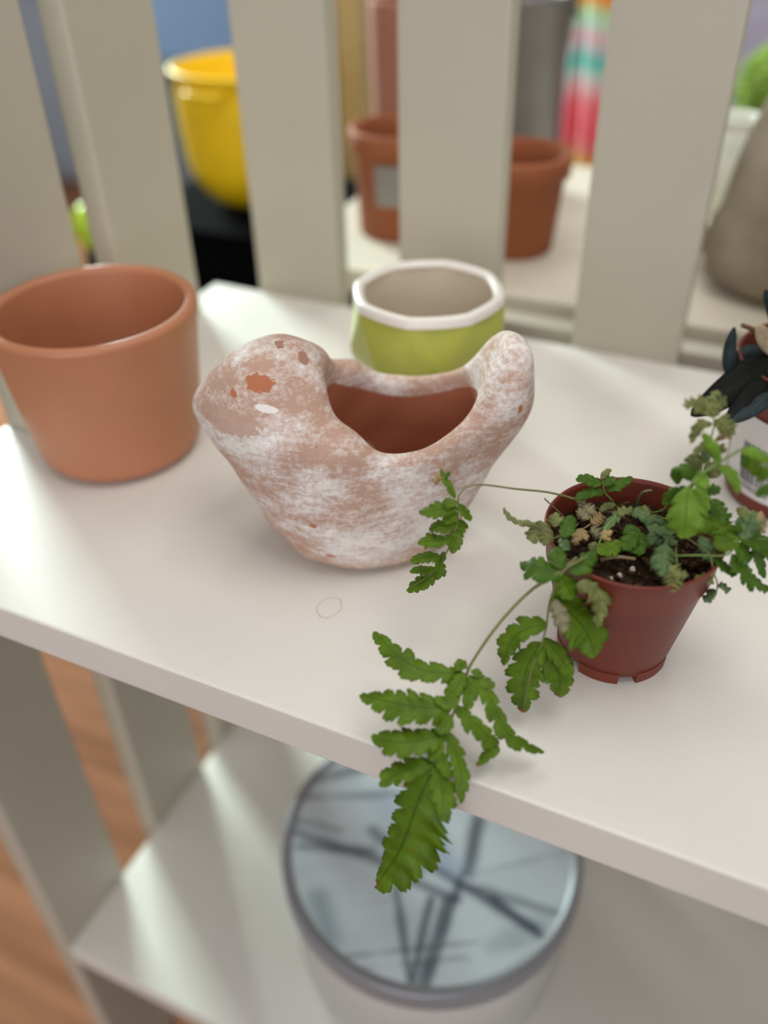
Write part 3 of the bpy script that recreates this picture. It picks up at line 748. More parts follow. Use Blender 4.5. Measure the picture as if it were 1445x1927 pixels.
# dark frond spreading past the rim on the right
make_frond([(1255, 1046, .066), (1310, 1045, .070), (1370, 1043, .074), (1388, 1014, .078), (1440, 1015, .074)], 0.00055, 0.0003, M_STEMG, [
    ('d', [(1342, 990, .080), (1346, 970, .082), (1346, 938, .086)], 16, 22, K(lobes=4, dep=.4, up=.3)),
    ('d', [(1338, 985, .080), (1352, 974, .082), (1364, 960, .084)], 14, 14, K(lobes=3, dep=.4, up=.3)),
    ('g', [(1342, 972, .082), (1358, 990, .080), (1376, 1002, .078), (1392, 1016, .076)], 20, 22, K(lobes=4, dep=.25)),
    ('d', [(1386, 1012, .078), (1408, 1012, .077), (1428, 1016, .075), (1452, 1022, .072)], 24, 24, K(lobes=4, dep=.3)),
    ('g', [(1390, 1012, .078), (1372, 1018, .078), (1342, 1024, .077)], 18, 18, K(lobes=3, dep=.25)),
    ('d', [(1384, 1026, .076), (1398, 1036, .074), (1415, 1052, .070)], 22, 20, K(lobes=4, dep=.3)),
    ('d', [(1376, 1046, .074), (1384, 1060, .070), (1390, 1078, .066)], 13, 15, K(lobes=3, dep=.35)),
    ('d', [(1394, 1058, .070), (1406, 1078, .065), (1422, 1094, .060), (1448, 1110, .054)], 13, 17, K(lobes=5, dep=.45)),
    ('d', [(1416, 1026, .074), (1428, 1048, .068), (1434, 1066, .063), (1438, 1088, .057)], 9, 11, K(lobes=4, dep=.4)),
    ('t', [(1400, 1016, .077), (1404, 996, .080), (1412, 978, .083), (1418, 960, .085)], 24, 22, K(lobes=4, dep=.35, up=.3)),
    ('n', [(1432, 962, .086), (1430, 978, .084), (1436, 1004, .080)], 8, 8, K(lobes=4, dep=.3, up=.2, curl=.4)),
    ('w', [(1412, 980, .082), (1402, 968, .084), (1386, 956, .086)], 8, 10, K(lobes=4, dep=.4)),
    ('d', [(1396, 1000, .079), (1390, 992, .081), (1388, 984, .082)], 7, 7, K(lobes=2, dep=.3)),
    ('g', [(1436, 1024, .073), (1446, 1036, .070), (1456, 1054, .066)], 12, 12, K(lobes=3, dep=.3)),
], 7)
# limp olive frond dropping over the right rim
make_frond([(1292, 1012, .068), (1318, 1030, .072), (1336, 1045, .072), (1342, 1075, .066), (1350, 1102, .058), (1342, 1128, .050)], 0.0004, 0.0003, M_STEM, [
    ('t', [(1318, 1008, .076), (1330, 1028, .073), (1340, 1058, .068)], 13, 15, K(lobes=4, dep=.35)),
    ('d', [(1345, 1052, .071), (1364, 1066, .067), (1386, 1082, .062)], 10, 11, K(lobes=4, dep=.4)),
    ('w', [(1344, 1098, .060), (1328, 1086, .063), (1306, 1088, .063)], 9, 9, K(lobes=3, dep=.25)),
    ('t', [(1350, 1104, .058), (1362, 1102, .058), (1374, 1108, .056)], 9, 11, K(lobes=3, dep=.45)),
    ('t', [(1348, 1114, .055), (1336, 1118, .053), (1322, 1126, .050)], 13, 13, K(lobes=3, dep=.5)),
], 8)
# limp grey-green frond lying across the soil
make_frond([(1215, 985, .066), (1190, 966, .072), (1165, 966, .074), (1140, 994, .072), (1124, 1030, .068)], 0.0004, 0.0003, M_STEMG, [
    ('t', [(1168, 962, .075), (1150, 980, .073), (1136, 1000, .071)], 9, 10, K(lobes=3, dep=.3)),
    ('w', [(1162, 968, .075), (1176, 958, .076), (1190, 956, .076)], 10, 10, K(lobes=3, dep=.35)),
    ('t', [(1186, 962, .075), (1206, 966, .075), (1226, 978, .073), (1252, 986, .072)], 13, 12, K(lobes=4, dep=.35)),
    ('t', [(1216, 990, .073), (1240, 994, .073), (1274, 1002, .072)], 11, 12, K(lobes=3, dep=.25)),
    ('t', [(1224, 1000, .072), (1230, 1012, .070), (1244, 1024, .068)], 13, 12, K(lobes=3, dep=.25)),
    ('t', [(1250, 1002, .072), (1262, 1014, .071), (1276, 1018, .070)], 11, 12, K(lobes=3, dep=.25)),
    ('d', [(1180, 986, .071), (1192, 1008, .069), (1206, 1044, .066)], 20, 20, K(lobes=4, dep=.35)),
    ('d', [(1200, 1000, .070), (1186, 1016, .069), (1176, 1036, .068)], 16, 16, K(lobes=3, dep=.35)),
    ('g', [(1170, 1020, .069), (1148, 1032, .069), (1124, 1042, .069)], 14, 14, K(lobes=4, dep=.3)),
    ('w', [(1222, 972, .074), (1214, 958, .076), (1212, 950, .077)], 6, 6, K(lobes=2, dep=.3)),
], 9)
make_frond([(1262, 1000, .068), (1254, 1020, .074), (1252, 1050, .074), (1264, 1076, .072)], 0.0004, 0.0003, M_STEM, [
    ('t', [(1252, 1022, .076), (1246, 1045, .074), (1246, 1064, .072), (1248, 1084, .070)], 20, 19, K(lobes=4, dep=.3, wave=.3)),
    ('w', [(1258, 1066, .074), (1274, 1074, .073), (1292, 1082, .071)], 14, 14, K(lobes=3, dep=.35, wave=.3)),
    ('w', [(1264, 1074, .073), (1264, 1092, .070), (1262, 1114, .066)], 17, 15, K(lobes=4, dep=.3, wave=.3)),
], 10)
# dark sprig at the back of the pot
make_frond([(1162, 958, .062), (1150, 940, .070), (1138, 926, .075), (1134, 905, .080)], 0.0005, 0.0003, M_STEMG, [
    ('d', [(1134, 910, .079), (1116, 906, .080), (1102, 901, .081), (1084, 903, .081)], 9, 11, K(lobes=4, dep=.35, up=.4)),
    ('d', [(1132, 911, .079), (1144, 906, .080), (1158, 899, .081)], 9, 9, K(lobes=3, dep=.3, up=.4)),
    ('d', [(1140, 922, .076), (1158, 914, .078), (1172, 907, .079), (1190, 898, .081)], 8, 10, K(lobes=4, dep=.25, up=.4)),
    ('d', [(1136, 928, .075), (1118, 926, .076), (1104, 930, .075), (1082, 938, .074)], 9, 10, K(lobes=4, dep=.4, up=.4)),
    ('w', [(1130, 900, .081), (1138, 891, .083), (1150, 884, .084)], 5, 6, K(lobes=2, dep=.2, up=.3)),
], 11)
# shrivelled frond at the left rim
make_frond([(1090, 985, .064), (1060, 1005, .070), (1036, 1012, .073), (1012, 990, .075), (985, 986, .075)], 0.0004, 0.0003, M_STEM, [
    ('w', [(1010, 988, .075), (994, 984, .075), (978, 982, .075), (962, 974, .075), (947, 956, .077)], 7, 6, K(lobes=5, dep=.3)),
    ('w', [(1018, 980, .076), (1012, 1000, .073), (1002, 1022, .070)], 15, 16, K(lobes=4, dep=.3)),
    ('w', [(1022, 982, .076), (1026, 1004, .073), (1024, 1026, .070)], 12, 14, K(lobes=4, dep=.25, wave=.25)),
    ('w', [(1044, 992, .073), (1044, 978, .075), (1036, 970, .076)], 13, 12, K(lobes=3, dep=.25)),
    ('d', [(1058, 1012, .071), (1066, 994, .073), (1074, 970, .076)], 12, 14, K(lobes=4, dep=.3)),
    ('t', [(1056, 1010, .070), (1062, 1026, .069), (1070, 1036, .068)], 11, 10, K(lobes=3, dep=.3)),
], 12)
# dead tan frond crumpled on the soil
make_frond([(1100, 955, .063), (1118, 970, .066), (1112, 985, .068), (1092, 1000, .068), (1082, 1020, .067)], 0.0005, 0.0003, M_STEMD, [
    ('n', [(1096, 994, .070), (1086, 1008, .069), (1080, 1026, .067)], 9, 10, K(lobes=3, dep=.5)),
    ('n', [(1094, 996, .070), (1102, 1008, .069), (1102, 1018, .068)], 6, 7, K(lobes=3, dep=.5)),
    ('n', [(1112, 984, .069), (1124, 976, .070), (1134, 968, .071)], 12, 13, K(lobes=4, dep=.45, wave=.4)),
    ('p', [(1108, 978, .069), (1094, 966, .070), (1084, 962, .070)], 9, 9, K(lobes=4, dep=.5, wave=.4)),
    ('p', [(1116, 968, .069), (1104, 950, .070), (1086, 942, .070)], 11, 11, K(lobes=5, dep=.55, wave=.3)),
    ('p', [(1112, 992, .068), (1126, 1002, .067), (1134, 1014, .066)], 14, 13, K(lobes=4, dep=.4, wave=.4)),
    ('n', [(1148, 1018, .069), (1140, 1006, .071), (1154, 1000, .072)], 7, 7, K(lobes=3, dep=.3, curl=.4)),
    ('w', [(1122, 1020, .067), (1116, 1028, .066), (1110, 1034, .065)], 9, 9, K(lobes=3, dep=.3)),
    ('w', [(1128, 962, .068), (1142, 952, .069), (1158, 950, .069)], 7, 8, K(lobes=4, dep=.5)),
], 13)
# bare stems
for i, (pts, r, mt) in enumerate([
    ([(1072, 985, .062), (1050, 962, .068), (1024, 938, .074)], .0004, M_STEMD),
    ([(1197, 956, .062), (1203, 935, .070), (1212, 925, .074), (1226, 923, .074)], .0007, M_STEM),
    ([(1222, 966, .062), (1246, 960, .066), (1262, 943, .072)], .0005, M_STEMG),
    ([(1130, 1054, .064), (1160, 1048, .066), (1196, 1052, .066)], .0008, M_STEMD),
    ([(1272, 1020, .066), (1272, 1040, .070), (1274, 1060, .071)], .0004, M_STEMG),
    ([(1230, 970, .064), (1256, 978, .067), (1268, 988, .067)], .0004, M_STEMG),
    ([(1128, 965, .062), (1150, 963, .064), (1180, 958, .064)], .0003, M_STEMD),
]):
    link('bare_stem', tube_mesh('bare_stem', [at_z(*p) - FERN for p in pts], r, r * .8, 16, 6), mt, fern, True)

# ------------------------------------------------------------------ labelled pot with dark leaves at the right
HP = np.array([0.0355, 0.4585, 0.0])
hp = thing('potted_houseplant', tuple(HP), 'dark-leaved plant in brown plastic pot with white barcode label', 'potted plant')
hprof = [(0, 0.001), (0.030, 0.0), (0.0345, 0.0012), (0.0352, 0.004), (0.0415, 0.062), (0.0432, 0.0632), (0.0445, 0.082), (0.0452, 0.0835), (0.0446, 0.0845), (0.0436, 0.083), (0.0405, 0.060), (0.037, 0.03), (0, 0.03)]
link('pot', lathe_mesh('pot', hprof, 96), M_PLASTIC, hp, True)
link('soil', soil_mesh(0.0420, 0.070, 0.003, 9), M_SOIL, hp)
def pot_r(z): return 0.0352 + (0.0415 - 0.0352) * (z - 0.004) / 0.058
def wrap(a, z, lift): r = pot_r(z) + lift; return (r * math.cos(a), r * math.sin(a), z)
def label_patch():
    A0, A1, Z0, Z1, rc = math.radians(-162), math.radians(-62), 0.0105, 0.0595, 0.006
    na, nz = 60, 16; verts, faces = [], []
    for j in range(nz + 1):
        z = Z0 + (Z1 - Z0) * j / nz
        d = min(z - Z0, Z1 - z); ins = 0.0 if d >= rc else rc - math.sqrt(max(0, rc * rc - (rc - d) ** 2))
        da = ins / 0.038
        for i in range(na + 1):
            verts.append(wrap(A0 + da + (A1 - A0 - 2 * da) * i / na, z, 0.0003))
    for j in range(nz):
        for i in range(na):
            p = j * (na + 1) + i; faces.append((p, p + 1, p + na + 2, p + na + 1))
    return py_mesh('label', verts, faces)
lab = link('label', label_patch(), M_WHITE, hp, True)
def bars():
    rr = random.Random(11); verts, faces = [], []
    a = math.radians(-138)
    while a < math.radians(-78):
        w = rr.choice((0.008, 0.008, 0.016, 0.024)) * 0.9
        zb = 0.0185
        for j in range(4):
            for aa in (a, a + w): verts.append(wrap(aa, zb + (0.043 - zb) * j / 3, 0.0006))
        k = len(verts) - 8
        for j in range(3): faces.append((k + 2 * j, k + 2 * j + 1, k + 2 * j + 3, k + 2 * j + 2))
        a += w + rr.choice((0.008, 0.012, 0.02))
    return py_mesh('barcode', verts, faces)
link('barcode', bars(), M_INK, lab)
def wrapped_text(name, txt, size, a0, z0, mat):
    cu = bpy.data.curves.new(name, 'FONT'); cu.body = txt; cu.size = size; cu.resolution_u = 2
    ob = bpy.data.objects.new(name, cu); COL.objects.link(ob)
    dg = bpy.context.evaluated_depsgraph_get()
    me = bpy.data.meshes.new_from_object(ob.evaluated_get(dg))
    bpy.data.objects.remove(ob, do_unlink=True)
    for v in me.vertices:
        v.co = Vector(wrap(a0 + v.co.x / 0.038, z0 + v.co.y, 0.0006))
    me.materials.clear()
    return link(name, me, mat, lab)
wrapped_text('barcode_digits', '0090000', 0.0052, math.radians(-136), 0.0140, M_INK)
wrapped_text('label_print', 'NK', 0.0060, math.radians(-118), 0.0495, M_GREYINK)
m_dark = leaf_mat('dark_glossy_leaf', (15, 18, 14), (22, 26, 22), (30, 28, 24), 1.3, 0.02, 0.08)
m_dark2 = leaf_mat('blue_green_leaf', (40, 50, 52), (54, 66, 68), (50, 48, 44), 1.3, 0.02, 0.12)
m_tan = leaf_mat('tan_leaf', (188, 168, 140), (150, 128, 100), (130, 100, 70), 1.3, 0.1)
FERN_KEEP = FERN
def hleaf(mat, pts, wl, wr, up=.3, **kw):
    global FERN
    P = [on_plane(x, y, HP, off) for x, y, off in pts]
    FERN = HP
    px = [(p[0], p[1]) for p in pts]
    me = leaf_mesh('leaf', [(x, y, 'o', off) for x, y, off in pts], wl, wr, lobes=3, dep=0.0, sweep=0.0, wave=0.02, up=up, wide=1.0, plain=True, **kw)
    FERN = FERN_KEEP
    o = link('leaf', me, mat, hp, True)
    md = o.modifiers.new('thickness', 'SOLIDIFY'); md.thickness = 0.0012; md.offset = 0
hleaf(m_dark, [(1478, 672, .005), (1440, 690, -.010), (1388, 724, -.022), (1300, 782, -.034)], 36, 36, seed=1)
hleaf(m_dark, [(1490, 690, .0), (1450, 716, -.018), (1408, 750, -.030), (1362, 800, -.042)], 26, 24, seed=2)
hleaf(m_dark2, [(1500, 712, -.004), (1450, 740, -.026), (1412, 772, -.036), (1374, 796, -.042)], 20, 18, seed=3)
hleaf(m_dark2, [(1384, 720, -.004), (1374, 690, .0), (1374, 655, .004), (1382, 615, .006)], 13, 12, up=.1, seed=4)
hleaf(m_dark2, [(1480, 690, .010), (1440, 672, .010), (1405, 664, .010), (1376, 682, .008)], 20, 18, seed=5)
hleaf(m_tan, [(1500, 690, .010), (1470, 660, .006), (1445, 640, .0), (1424, 612, -.004)], 24, 22, seed=6)
hleaf(m_dark2, [(1500, 660, .02), (1470, 610, .02), (1450, 570, .02), (1440, 545, .02)], 16, 14, seed=7)
hleaf(m_dark, [(1520, 700, -.01), (1560, 690, -.02), (1600, 720, -.03)], 34, 30, seed=8)
hleaf(m_dark, [(1530, 690, .01), (1580, 650, .02), (1630, 650, .03)], 34, 30, seed=9)
for pts in ([(1478, 700, .0), (1455, 650, .004), (1420, 622, .006), (1396, 612, .006)], [(1500, 710, .004), (1494, 660, .008), (1480, 610, .012)]):
    link('stem', tube_mesh('stem', [on_plane(x, y, HP, d) - HP for x, y, d in pts], .0016, .0012, 18, 7), simple('houseplant_stem', (104, 74, 50), .7), hp, True)
hst = [HP - HP + np.array([0, 0, .07]), np.array([0.004, -.002, .085]), np.array([.010, -.004, .100])]
link('stem', tube_mesh('stem', hst, .003, .002, 14, 8), simple('houseplant_stem_base', (90, 70, 48), .7), hp, True)

# ------------------------------------------------------------------ round tin with printed lid on the lower shelf
TIN = np.array([-0.1411, 0.3642, -0.449]); TR = 0.1185; TH = 0.118
tin = thing('round_tin', tuple(TIN), 'round pale tin with blue-grey sketch printed lid on the lower shelf', 'tin')
M_TINW = simple('tin_body_white', (205, 203, 198), 0.4, 0.04, 20, 0.5)
M_TINR = simple('tin_lid_edge', (150, 150, 156), 0.3, 0.05, 30, 0.5, 0.3)
link('body', lathe_mesh('body', [(0, 0.0), (TR - .008, 0), (TR - .006, .002), (TR - .005, .10), (TR - .006, .112), (0, .112)], 96), M_TINW, tin, True)
lid = link('lid', lathe_mesh('lid', [(TR - .0015, .098), (TR, .099), (TR, TH - .001), (TR - .0008, TH), (TR - .0035, TH + .0008), (TR - .0060, TH - .0002), (TR - .0075, TH - .0012), (TR - .009, TH - .0015), (TR - .009, .112)], 96), M_TINR, tin, True)
def lid_print():
    R = TR - .0085; nr, na = 90, 300
    pts = [(0.0, 0.0)] + [(R * i / nr * math.cos(2 * math.pi * k / na), R * i / nr * math.sin(2 * math.pi * k / na)) for i in range(1, nr + 1) for k in range(na)]
    faces = [(0, 1 + k, 1 + (k + 1) % na) for k in range(na)]
    for i in range(nr - 1):
        for k in range(na):
            A = 1 + i * na; B = A + na; k2 = (k + 1) % na; faces.append((A + k, B + k, B + k2, A + k2))
    me = py_mesh('lid_print', [(x, y, TH - .0014) for x, y in pts], faces)
    X = np.array(pts)
    base = np.tile(np.array(lin((206, 214, 220))), (len(X), 1))
    rs = np.random.RandomState(4)
    nzv = sum(np.sin(X[:, 0] * f * 60 + p) * np.sin(X[:, 1] * f * 55 + q) / f for f, p, q in [(1, .4, 2.), (2.1, 1., .3), (3.7, 3, 1.2)])
    base *= (1 + 0.06 * nzv)[:, None]
    zl = TIN[2] + TH
    def L(x, y): p = at_z(x, y, zl) - TIN; return p[:2]
    def stroke(p, q, w, col, amt):
        nonlocal base
        a, b = L(*p), L(*q); d = b - a; t = np.clip(((X - a) @ d) / (d @ d), 0, 1)
        dist = np.linalg.norm(X - (a + t[:, None] * d), axis=1) + 0.0012 * nzv
        k = np.clip(1.2 - dist / w, 0, 1)[:, None] * amt * 0.85
        base = base * (1 - k) + np.array(lin(col)) * k
    navy, grey, blue, teal = (34, 46, 66), (70, 78, 86), (150, 166, 190), (120, 142, 150)
    # pale sky-blue panel and teal smudges
    stroke((800, 1540), (850, 1640), .016, blue, .8); stroke((720, 1500), (760, 1560), .014, blue, .6)
    stroke((600, 1690), (620, 1760), .012, teal, .7); stroke((930, 1780), (1020, 1740), .010, teal, .45)
    stroke((540, 1480), (700, 1440), .005, grey, .8); stroke((560, 1500), (800, 1490), .004, grey, .7)
    stroke((545, 1560), (720, 1620), .006, navy, .8); stroke((560, 1590), (700, 1600), .004, grey, .7)
    stroke((550, 1540), (640, 1560), .005, grey, .6)
    stroke((900, 1540), (880, 1640), .0075, navy, .95); stroke((870, 1640), (800, 1860), .004, navy, .9)
    stroke((800, 1620), (1010, 1750), .0055, navy, .85); stroke((760, 1650), (860, 1690), .005, navy, .8)
    stroke((860, 1660), (1060, 1720), .0045, navy, .6); stroke((930, 1690), (1020, 1760), .004, navy, .7)
    stroke((745, 1670), (770, 1840), .0035, grey, .85); stroke((810, 1690), (775, 1850), .0035, navy, .85)
    stroke((840, 1690), (790, 1850), .0030, navy, .8); stroke((700, 1560), (790, 1640), .005, navy, .7)
    stroke((640, 1800), (900, 1770), .0018, grey, .6); stroke((650, 1825), (880, 1800), .0014, grey, .5)
    stroke((880, 1810), (1050, 1750), .0015, grey, .45); stroke((600, 1830), (720, 1870), .002, grey, .6)
    stroke((900, 1640), (1070, 1600), .0014, grey, .35); stroke((680, 1700), (740, 1690), .002, grey, .4)
    ca = me.color_attributes.new('print', 'FLOAT_COLOR', 'POINT')
    ca.data.foreach_set('color', np.concatenate([np.clip(base, 0, 1), np.ones((len(X), 1))], 1).astype(np.float32).ravel())
    m, nt, b = new_mat('lid_print')
    vc = node(nt, 'ShaderNodeVertexColor'); vc.layer_name = 'print'
    nt.links.new(vc.outputs[0], b.inputs['Base Color']); b.inputs['Roughness'].default_value = 0.3
    return link('lid_print', me, m, lid)
lid_print()

# ================================================================== BEHIND THE SLATS
bs = thing('display_shelf', (0, 0, -0.75), 'pale shelf board behind the slats carrying terracotta pots', 'shelf')
M_BACK = simple('back_shelf_paint', (216, 206, 190), 0.5, 0.03, 8)
o_ = link('shelf_board', box_mesh('shelf_board', -0.42, 0.5, 0.655, 1.02, -0.022, 0.0, 0.002), M_BACK, bs); o_.location = (0, 0, .75)
for x in (-0.415, 0.46):
    for y in (0.67, 0.98):
        o_ = link('leg', box_mesh('leg', x, x + .03, y, y + .03, -0.75, -0.022, 0.002), M_BACK, bs); o_.location = (0, 0, .75)

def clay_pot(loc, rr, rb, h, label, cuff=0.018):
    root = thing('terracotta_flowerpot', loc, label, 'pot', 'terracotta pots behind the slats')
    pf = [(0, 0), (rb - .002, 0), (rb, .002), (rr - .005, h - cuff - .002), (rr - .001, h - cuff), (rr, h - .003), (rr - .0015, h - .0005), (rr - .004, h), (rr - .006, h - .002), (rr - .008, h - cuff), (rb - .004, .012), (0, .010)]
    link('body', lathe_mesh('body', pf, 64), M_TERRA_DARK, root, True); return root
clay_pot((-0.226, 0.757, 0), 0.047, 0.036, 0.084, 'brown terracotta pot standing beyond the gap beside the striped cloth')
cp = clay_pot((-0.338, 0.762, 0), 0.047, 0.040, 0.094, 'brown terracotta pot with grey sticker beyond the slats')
# sticker
vs, fs = [], []
for j in range(2):
    for i in range(11):
        a = math.radians(-100 + 60 * i / 10); z = 0.034 + 0.036 * j; r = 0.040 + (0.042 - .040) * z / .076 + .0012
        vs.append((r * math.cos(a), r * math.sin(a), z))
for i in range(10): fs.append((i, i + 1, i + 12, i + 11))
link('sticker', py_mesh('sticker', vs, fs), simple('grey_sticker', (140, 132, 128), .6), cp)
# upside-down pink pot stacked behind, and wooden frame
pk = rounded_pot('pink_clay_pot', 0.036, 0.033, 0.17, 0.006, 0.008, simple('pink_clay', (168, 112, 94), .8, .06), 'tall pinkish clay pot behind the stickered pot', 'pot', (float(at_y(702, 120, .93)[0]) + .036, 0.93, 0.0))
fr = thing('wooden_post', (float(at_y(668, 110, 1.30)[0]), 1.30, -0.75), 'pale yellow wooden post rising behind the pink pot', 'post')
for nm, a in (('post', (-.020, .020, -.02, .02, 0.0, 1.10)), ('foot', (-.06, .06, -.06, .06, 0.0, 0.03))):
    link(nm, box_mesh(nm, *a, .003), simple('pale_wood', (196, 168, 120), .6, .12, 12), fr)
# zinc bucket
def zinc(loc, rr, rb, h):
    root = thing('zinc_bucket', loc, 'grey metal bucket behind the brown terracotta pot', 'bucket')
    mz = simple('zinc', (134, 130, 130), .45, .10, 20, .5, .5)
    pf = [(0, 0), (rb, 0), (rb + .001, .002), (rr, h - .004), (rr + .003, h - .002), (rr + .002, h), (rr - .001, h - .003), (rb - .001, .006), (0, .006)]
    link('body', lathe_mesh('body', pf, 64), mz, root, True)
    link('handle', tube_mesh('handle', [(-rr - .002, 0, h - .02), (-rr * .8, .02, h + .05), (0, .03, h + .09), (rr * .8, .02, h + .05), (rr + .002, 0, h - .02)], .002, .002, 30, 6), mz, root, True)
    return root
zinc((float(at_y(1078, 40, .895)[0]) - .072, 0.895, 0.0), 0.072, 0.056, 0.185)
# striped cloth hung over a rail
def cloth():
    root = thing('striped_cloth', (float(at_y(1062, 150, 1.10)[0]) + .06, 1.10, -0.75), 'bright striped cloth in pink, turquoise and orange hanging on a stand', 'cloth')
    m, nt, b = new_mat('striped_fabric')
    uv = node(nt, 'ShaderNodeUVMap').outputs[0]; s = node(nt, 'ShaderNodeSeparateXYZ'); nt.links.new(uv, s.inputs[0])
    zs = [float(at_y(1090, py, 1.10)[2]) + 0.75 for py in (322, -60)]
    st = [(322, (226, 200, 120)), (304, (238, 186, 60)), (286, (246, 150, 150)), (250, (248, 112, 128)), (200, (250, 128, 140)), (170, (240, 190, 194)), (146, (206, 220, 214)), (122, (88, 204, 192)), (92, (214, 204, 210)), (72, (240, 188, 202)), (50, (196, 232, 212)), (24, (204, 226, 170)), (8, (246, 170, 80)), (-30, (244, 120, 90))]
    st = [((float(at_y(1090, py, 1.10)[2]) + 0.75 - zs[0]) / (zs[1] - zs[0]), c) for py, c in st]
    nt.links.new(ramp(nt, s.outputs[1], [(p, lin(c)) for p, c in st]), b.inputs['Base Color']); b.inputs['Roughness'].default_value = .9
    nx, nz = 50, 60; verts, faces, uvs = [], [], []
    for j in range(nz + 1):
        t = j / nz; z = zs[0] + (zs[1] - zs[0]) * t
        for i in range(nx + 1):
            q = i / nx; x = -0.06 + 0.12 * q
            verts.append((x * (0.9 + 0.1 * t), 0.016 * math.sin(q * 19 + .6 * t) * (1.1 - .5 * t), z + 0.006 * math.sin(q * 9))); uvs.append((q, t))
    for j in range(nz):
        for i in range(nx):
            p = j * (nx + 1) + i; faces.append((p, p + 1, p + nx + 2, p + nx + 1))
    me = py_mesh('fabric', verts, faces); ul = me.uv_layers.new(name='UVMap')
    for lp in me.loops: ul.data[lp.index].uv = uvs[lp.vertex_index]
    o = link('fabric', me, m, root, True); md = o.modifiers.new('thickness', 'SOLIDIFY'); md.thickness = .003
    mm = simple('stand_metal', (120, 120, 124), .4, .05, 20, .5, .6)
    link('rail', tube_mesh('rail', [(-.08, 0, zs[1]), (.08, 0, zs[1])], .006, .006, 4, 10), mm, root, True)
    for x in (-.07, .07): link('upright', tube_mesh('upright', [(x, .02, 0), (x, .02, zs[1])], .006, .006, 4, 10), mm, root, True)
cloth()
# lime knobbed pole
pp = at_y(170, 428, 1.0)
pole = thing('garden_tool', (float(pp[0]), 1.0, -0.75), 'upright black tool handle with lime green ball end', 'tool')
zb = float(pp[2]) + 0.75
link('handle', lathe_mesh('handle', [(0, 0), (.05, 0), (.052, .01), (.02, .02), (.016, .05), (.017, zb - .12), (.020, zb - .05), (.012, zb - .015), (0, zb - .012)], 32), simple('black_plastic', (24, 23, 24), .45), pole, True)
bp = [(0, zb - .036)] + [(0.025 * math.cos(math.radians(t)), zb + 0.036 * math.sin(math.radians(t))) for t in range(-75, 90, 15)] + [(0, zb + .036)]
link('knob', lathe_mesh('knob', bp, 32), simple('lime_plastic', (172, 204, 44), .35), pole, True)
# yellow tub on black crate
yp = at_y(490, 392, 1.05)
crate = thing('black_crate', (float(yp[0]) + .01, 1.05, -0.75), 'black plastic crate standing behind the slats', 'crate')
ch = float(yp[2]) + .75; MB = simple('black_crate_plastic', (10, 10, 11), .95, spec=.02)
for nm, a in (('side_panel', (-.15, -.14, -.13, .13, .02, ch)), ('side_panel', (.14, .15, -.13, .13, .02, ch)), ('end_panel', (-.14, .14, -.13, -.12, .02, ch)), ('end_panel', (-.14, .14, .12, .13, .02, ch)), ('base', (-.15, .15, -.13, .13, 0, .02)), ('lid', (-.152, .152, -.132, .132, ch, ch + .012))):
    link(nm, box_mesh(nm, *a, .002), MB, crate)
tub = thing('yellow_tub', (float(yp[0]), 1.05, ch - .75 + .0125), 'bright yellow round plastic tub on the black crate', 'tub')
tub.scale = (.84, .84, .97); tub.rotation_euler[2] = math.pi / 2
MY = simple('yellow_plastic', (240, 200, 24), .4, .04)
tr = [(0, 0), (.030, 0)] + arc(.032, .075, .075, -85, -8, 10) + [(.110, .10), (.112, .15), (.112, .172), (.116, .174), (.116, .178), (.111, .179), (.108, .173), (.103, .10), (.05, .012), (0, .010)]
link('body', lathe_mesh('body', tr, 64), MY, tub, True)
for s_ in (-1, 1):
    link('handle', tube_mesh('handle', [(s_ * .111, -.03, .16), (s_ * .13, -.02, .16), (s_ * .13, .02, .16), (s_ * .111, .03, .16)], .005, .005, 16, 8), MY, tub, True)
# blue-grey storage boxes far behind
for i, (x, z0, w, hh, col, lb) in enumerate(((-1.50, -.75, .34, .62, (92, 100, 108), 'grey storage box under the blue box by the far wall'), (-1.50, -.13, .34, .30, (112, 134, 168), 'blue storage box stacked on a grey box by the far wall'))):
    r_ = thing('storage_box', (x, 2.15, z0), lb, 'box', 'storage boxes')
    mm = simple('storage_box_%d' % i, col, .5)
    link('bin', box_mesh('bin', -w, w, -.2, .2, 0, hh - .03, .01), mm, r_)
    link('lid', box_mesh('lid', -w - .01, w + .01, -.21, .21, hh - .03, hh - .001, .006), mm, r_)
cp_ = at_y(105, 200, 2.7)
cab = thing('storage_cabinet', (float(cp_[0]), 2.7, -0.75), 'pale grey-blue storage cabinet beyond the leftmost gap', 'cabinet')
MC = simple('cabinet_paint', (176, 186, 196), .6, .03, 6)
link('body', box_mesh('body', -.45, .45, 0, .4, 0, 1.25, .004), MC, cab)
for s_ in (-1, 1):
    d_ = link('door', box_mesh('door', .01 if s_ > 0 else -.44, .44 if s_ > 0 else -.01, -.018, -.0005, .05, 1.22, .003), MC, cab)
    link('knob', lathe_mesh('knob', [(0, 0), (.006, 0), (.006, .012), (.013, .018), (.012, .026), (0, .028)], 20), simple('cabinet_knob', (120, 124, 128), .3, metal=.8), d_, True)
    d_.children[0].location = (s_ * .05, -.018, .65); d_.children[0].rotation_euler = (math.pi / 2, 0, 0)
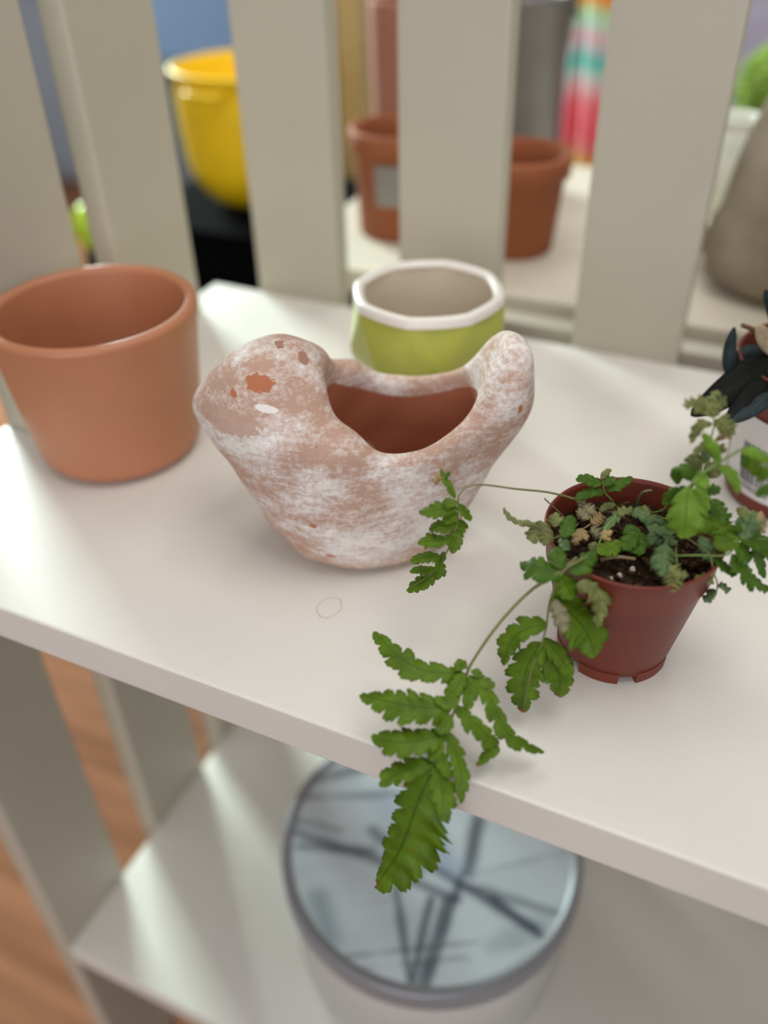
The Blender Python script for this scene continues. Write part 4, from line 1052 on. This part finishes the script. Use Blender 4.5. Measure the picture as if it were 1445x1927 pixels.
# grey cloth sack at the right
def sack():
    root = thing('cloth_sack', (0.045, 0.768, 0.0), 'slumped grey-beige cloth sack behind the rightmost slat', 'sack')
    n, mrows = 64, 30; verts, faces = [], []
    for j in range(mrows + 1):
        t = j / mrows; z = 0.20 * t
        r = 0.115 * (1 - 0.55 * t ** 1.4) * (1 - max(0, .08 - t) * 2.5)
        if t > .86: r *= 1 + 1.5 * (t - .86)
        for k in range(n):
            a = 2 * math.pi * k / n
            q = r * (1 + 0.05 * math.sin(5 * a + 6 * t) + 0.035 * math.sin(9 * a - 4 * t) * t)
            verts.append((q * math.cos(a), q * 0.72 * math.sin(a), z + .006 * math.sin(3 * a) * t))
    for j in range(mrows):
        for k in range(n):
            k2 = (k + 1) % n; faces.append((j * n + k, j * n + k2, (j + 1) * n + k2, (j + 1) * n + k))
    faces.append(tuple(range(n))[::-1]); faces.append(tuple(mrows * n + k for k in range(n)))
    ms = simple('sack_cloth', (140, 126, 110), .9, .15, 40, .1, bmp=.3)
    link('bag', py_mesh('bag', verts, faces), ms, root, True)
    link('tie', tube_mesh('tie', [(.066 * math.cos(a), .048 * math.sin(a), .168) for a in np.linspace(0, 6.283, 25)], .003, .003, 50, 6), simple('twine', (120, 96, 66), .9), root, True)
sack()
# things standing far right behind the sack
gp = at_y(1468, 165, 1.35)
base_z = -0.75
gt = thing('topiary_ball', (float(gp[0]), 1.35, base_z), 'topiary with yellow-green ball above a dark one behind the sack', 'plant')
link('pot', lathe_mesh('pot', [(0, 0), (.07, 0), (.09, .16), (.094, .16), (.094, .18), (.086, .18), (.07, .15), (0, .15)], 40), simple('dark_pot', (50, 54, 54), .6), gt, True)
link('trunk', tube_mesh('trunk', [(0, 0, .15), (.004, 0, .45), (0, 0, .75)], .012, .010, 12, 8), simple('dark_trunk', (56, 50, 44), .8), gt, True)
bm = bmesh.new(); bmesh.ops.create_icosphere(bm, subdivisions=5, radius=.055); rr_ = random.Random(3)
for v in bm.verts: v.co = v.co * (1 + rr_.uniform(-.06, .06)) + Vector((0, 0, float(gp[2]) + .75))
me = bpy.data.meshes.new('foliage'); bm.to_mesh(me); bm.free()
link('foliage', me, simple('topiary_leaf', (120, 146, 52), .8, .3, 60), gt)
bm = bmesh.new(); bmesh.ops.create_icosphere(bm, subdivisions=5, radius=.085)
for v in bm.verts: v.co = v.co * (1 + rr_.uniform(-.06, .06)) + Vector((0.01, 0, float(gp[2]) + .75 - .15))
me = bpy.data.meshes.new('foliage'); bm.to_mesh(me); bm.free()
link('foliage', me, simple('dark_topiary_leaf', (46, 56, 46), .8, .3, 60), gt)
lv = at_y(1440, 40, 2.2)
lb_ = thing('lavender_box', (float(lv[0]) + .1, 2.2, -0.75), 'lavender grey cardboard box on end far behind', 'box')
link('carton', box_mesh('carton', -.16, .16, -.12, .12, 0, float(lv[2]) + .86, .004), simple('lavender_card', (186, 178, 200), .8), lb_)
link('tape', box_mesh('tape', -.03, .03, -.1215, .1215, .3, float(lv[2]) + .8615, .0), simple('parcel_tape', (170, 156, 168), .4), lb_)
wp = at_y(1372, 352, .93)
wj = thing('white_jar', (float(wp[0]) - .005, .93, 0.0), 'small white ceramic jar beside the cloth sack', 'jar')
link('body', lathe_mesh('body', [(0, 0), (.026, 0), (.030, .004), (.034, .03), (.032, .06), (.024, .075), (.022, .08), (.025, .085), (.022, .086), (.019, .08), (.028, .05), (.026, .01), (0, .008)], 40), simple('white_ceramic', (226, 226, 216), .35), wj, True)
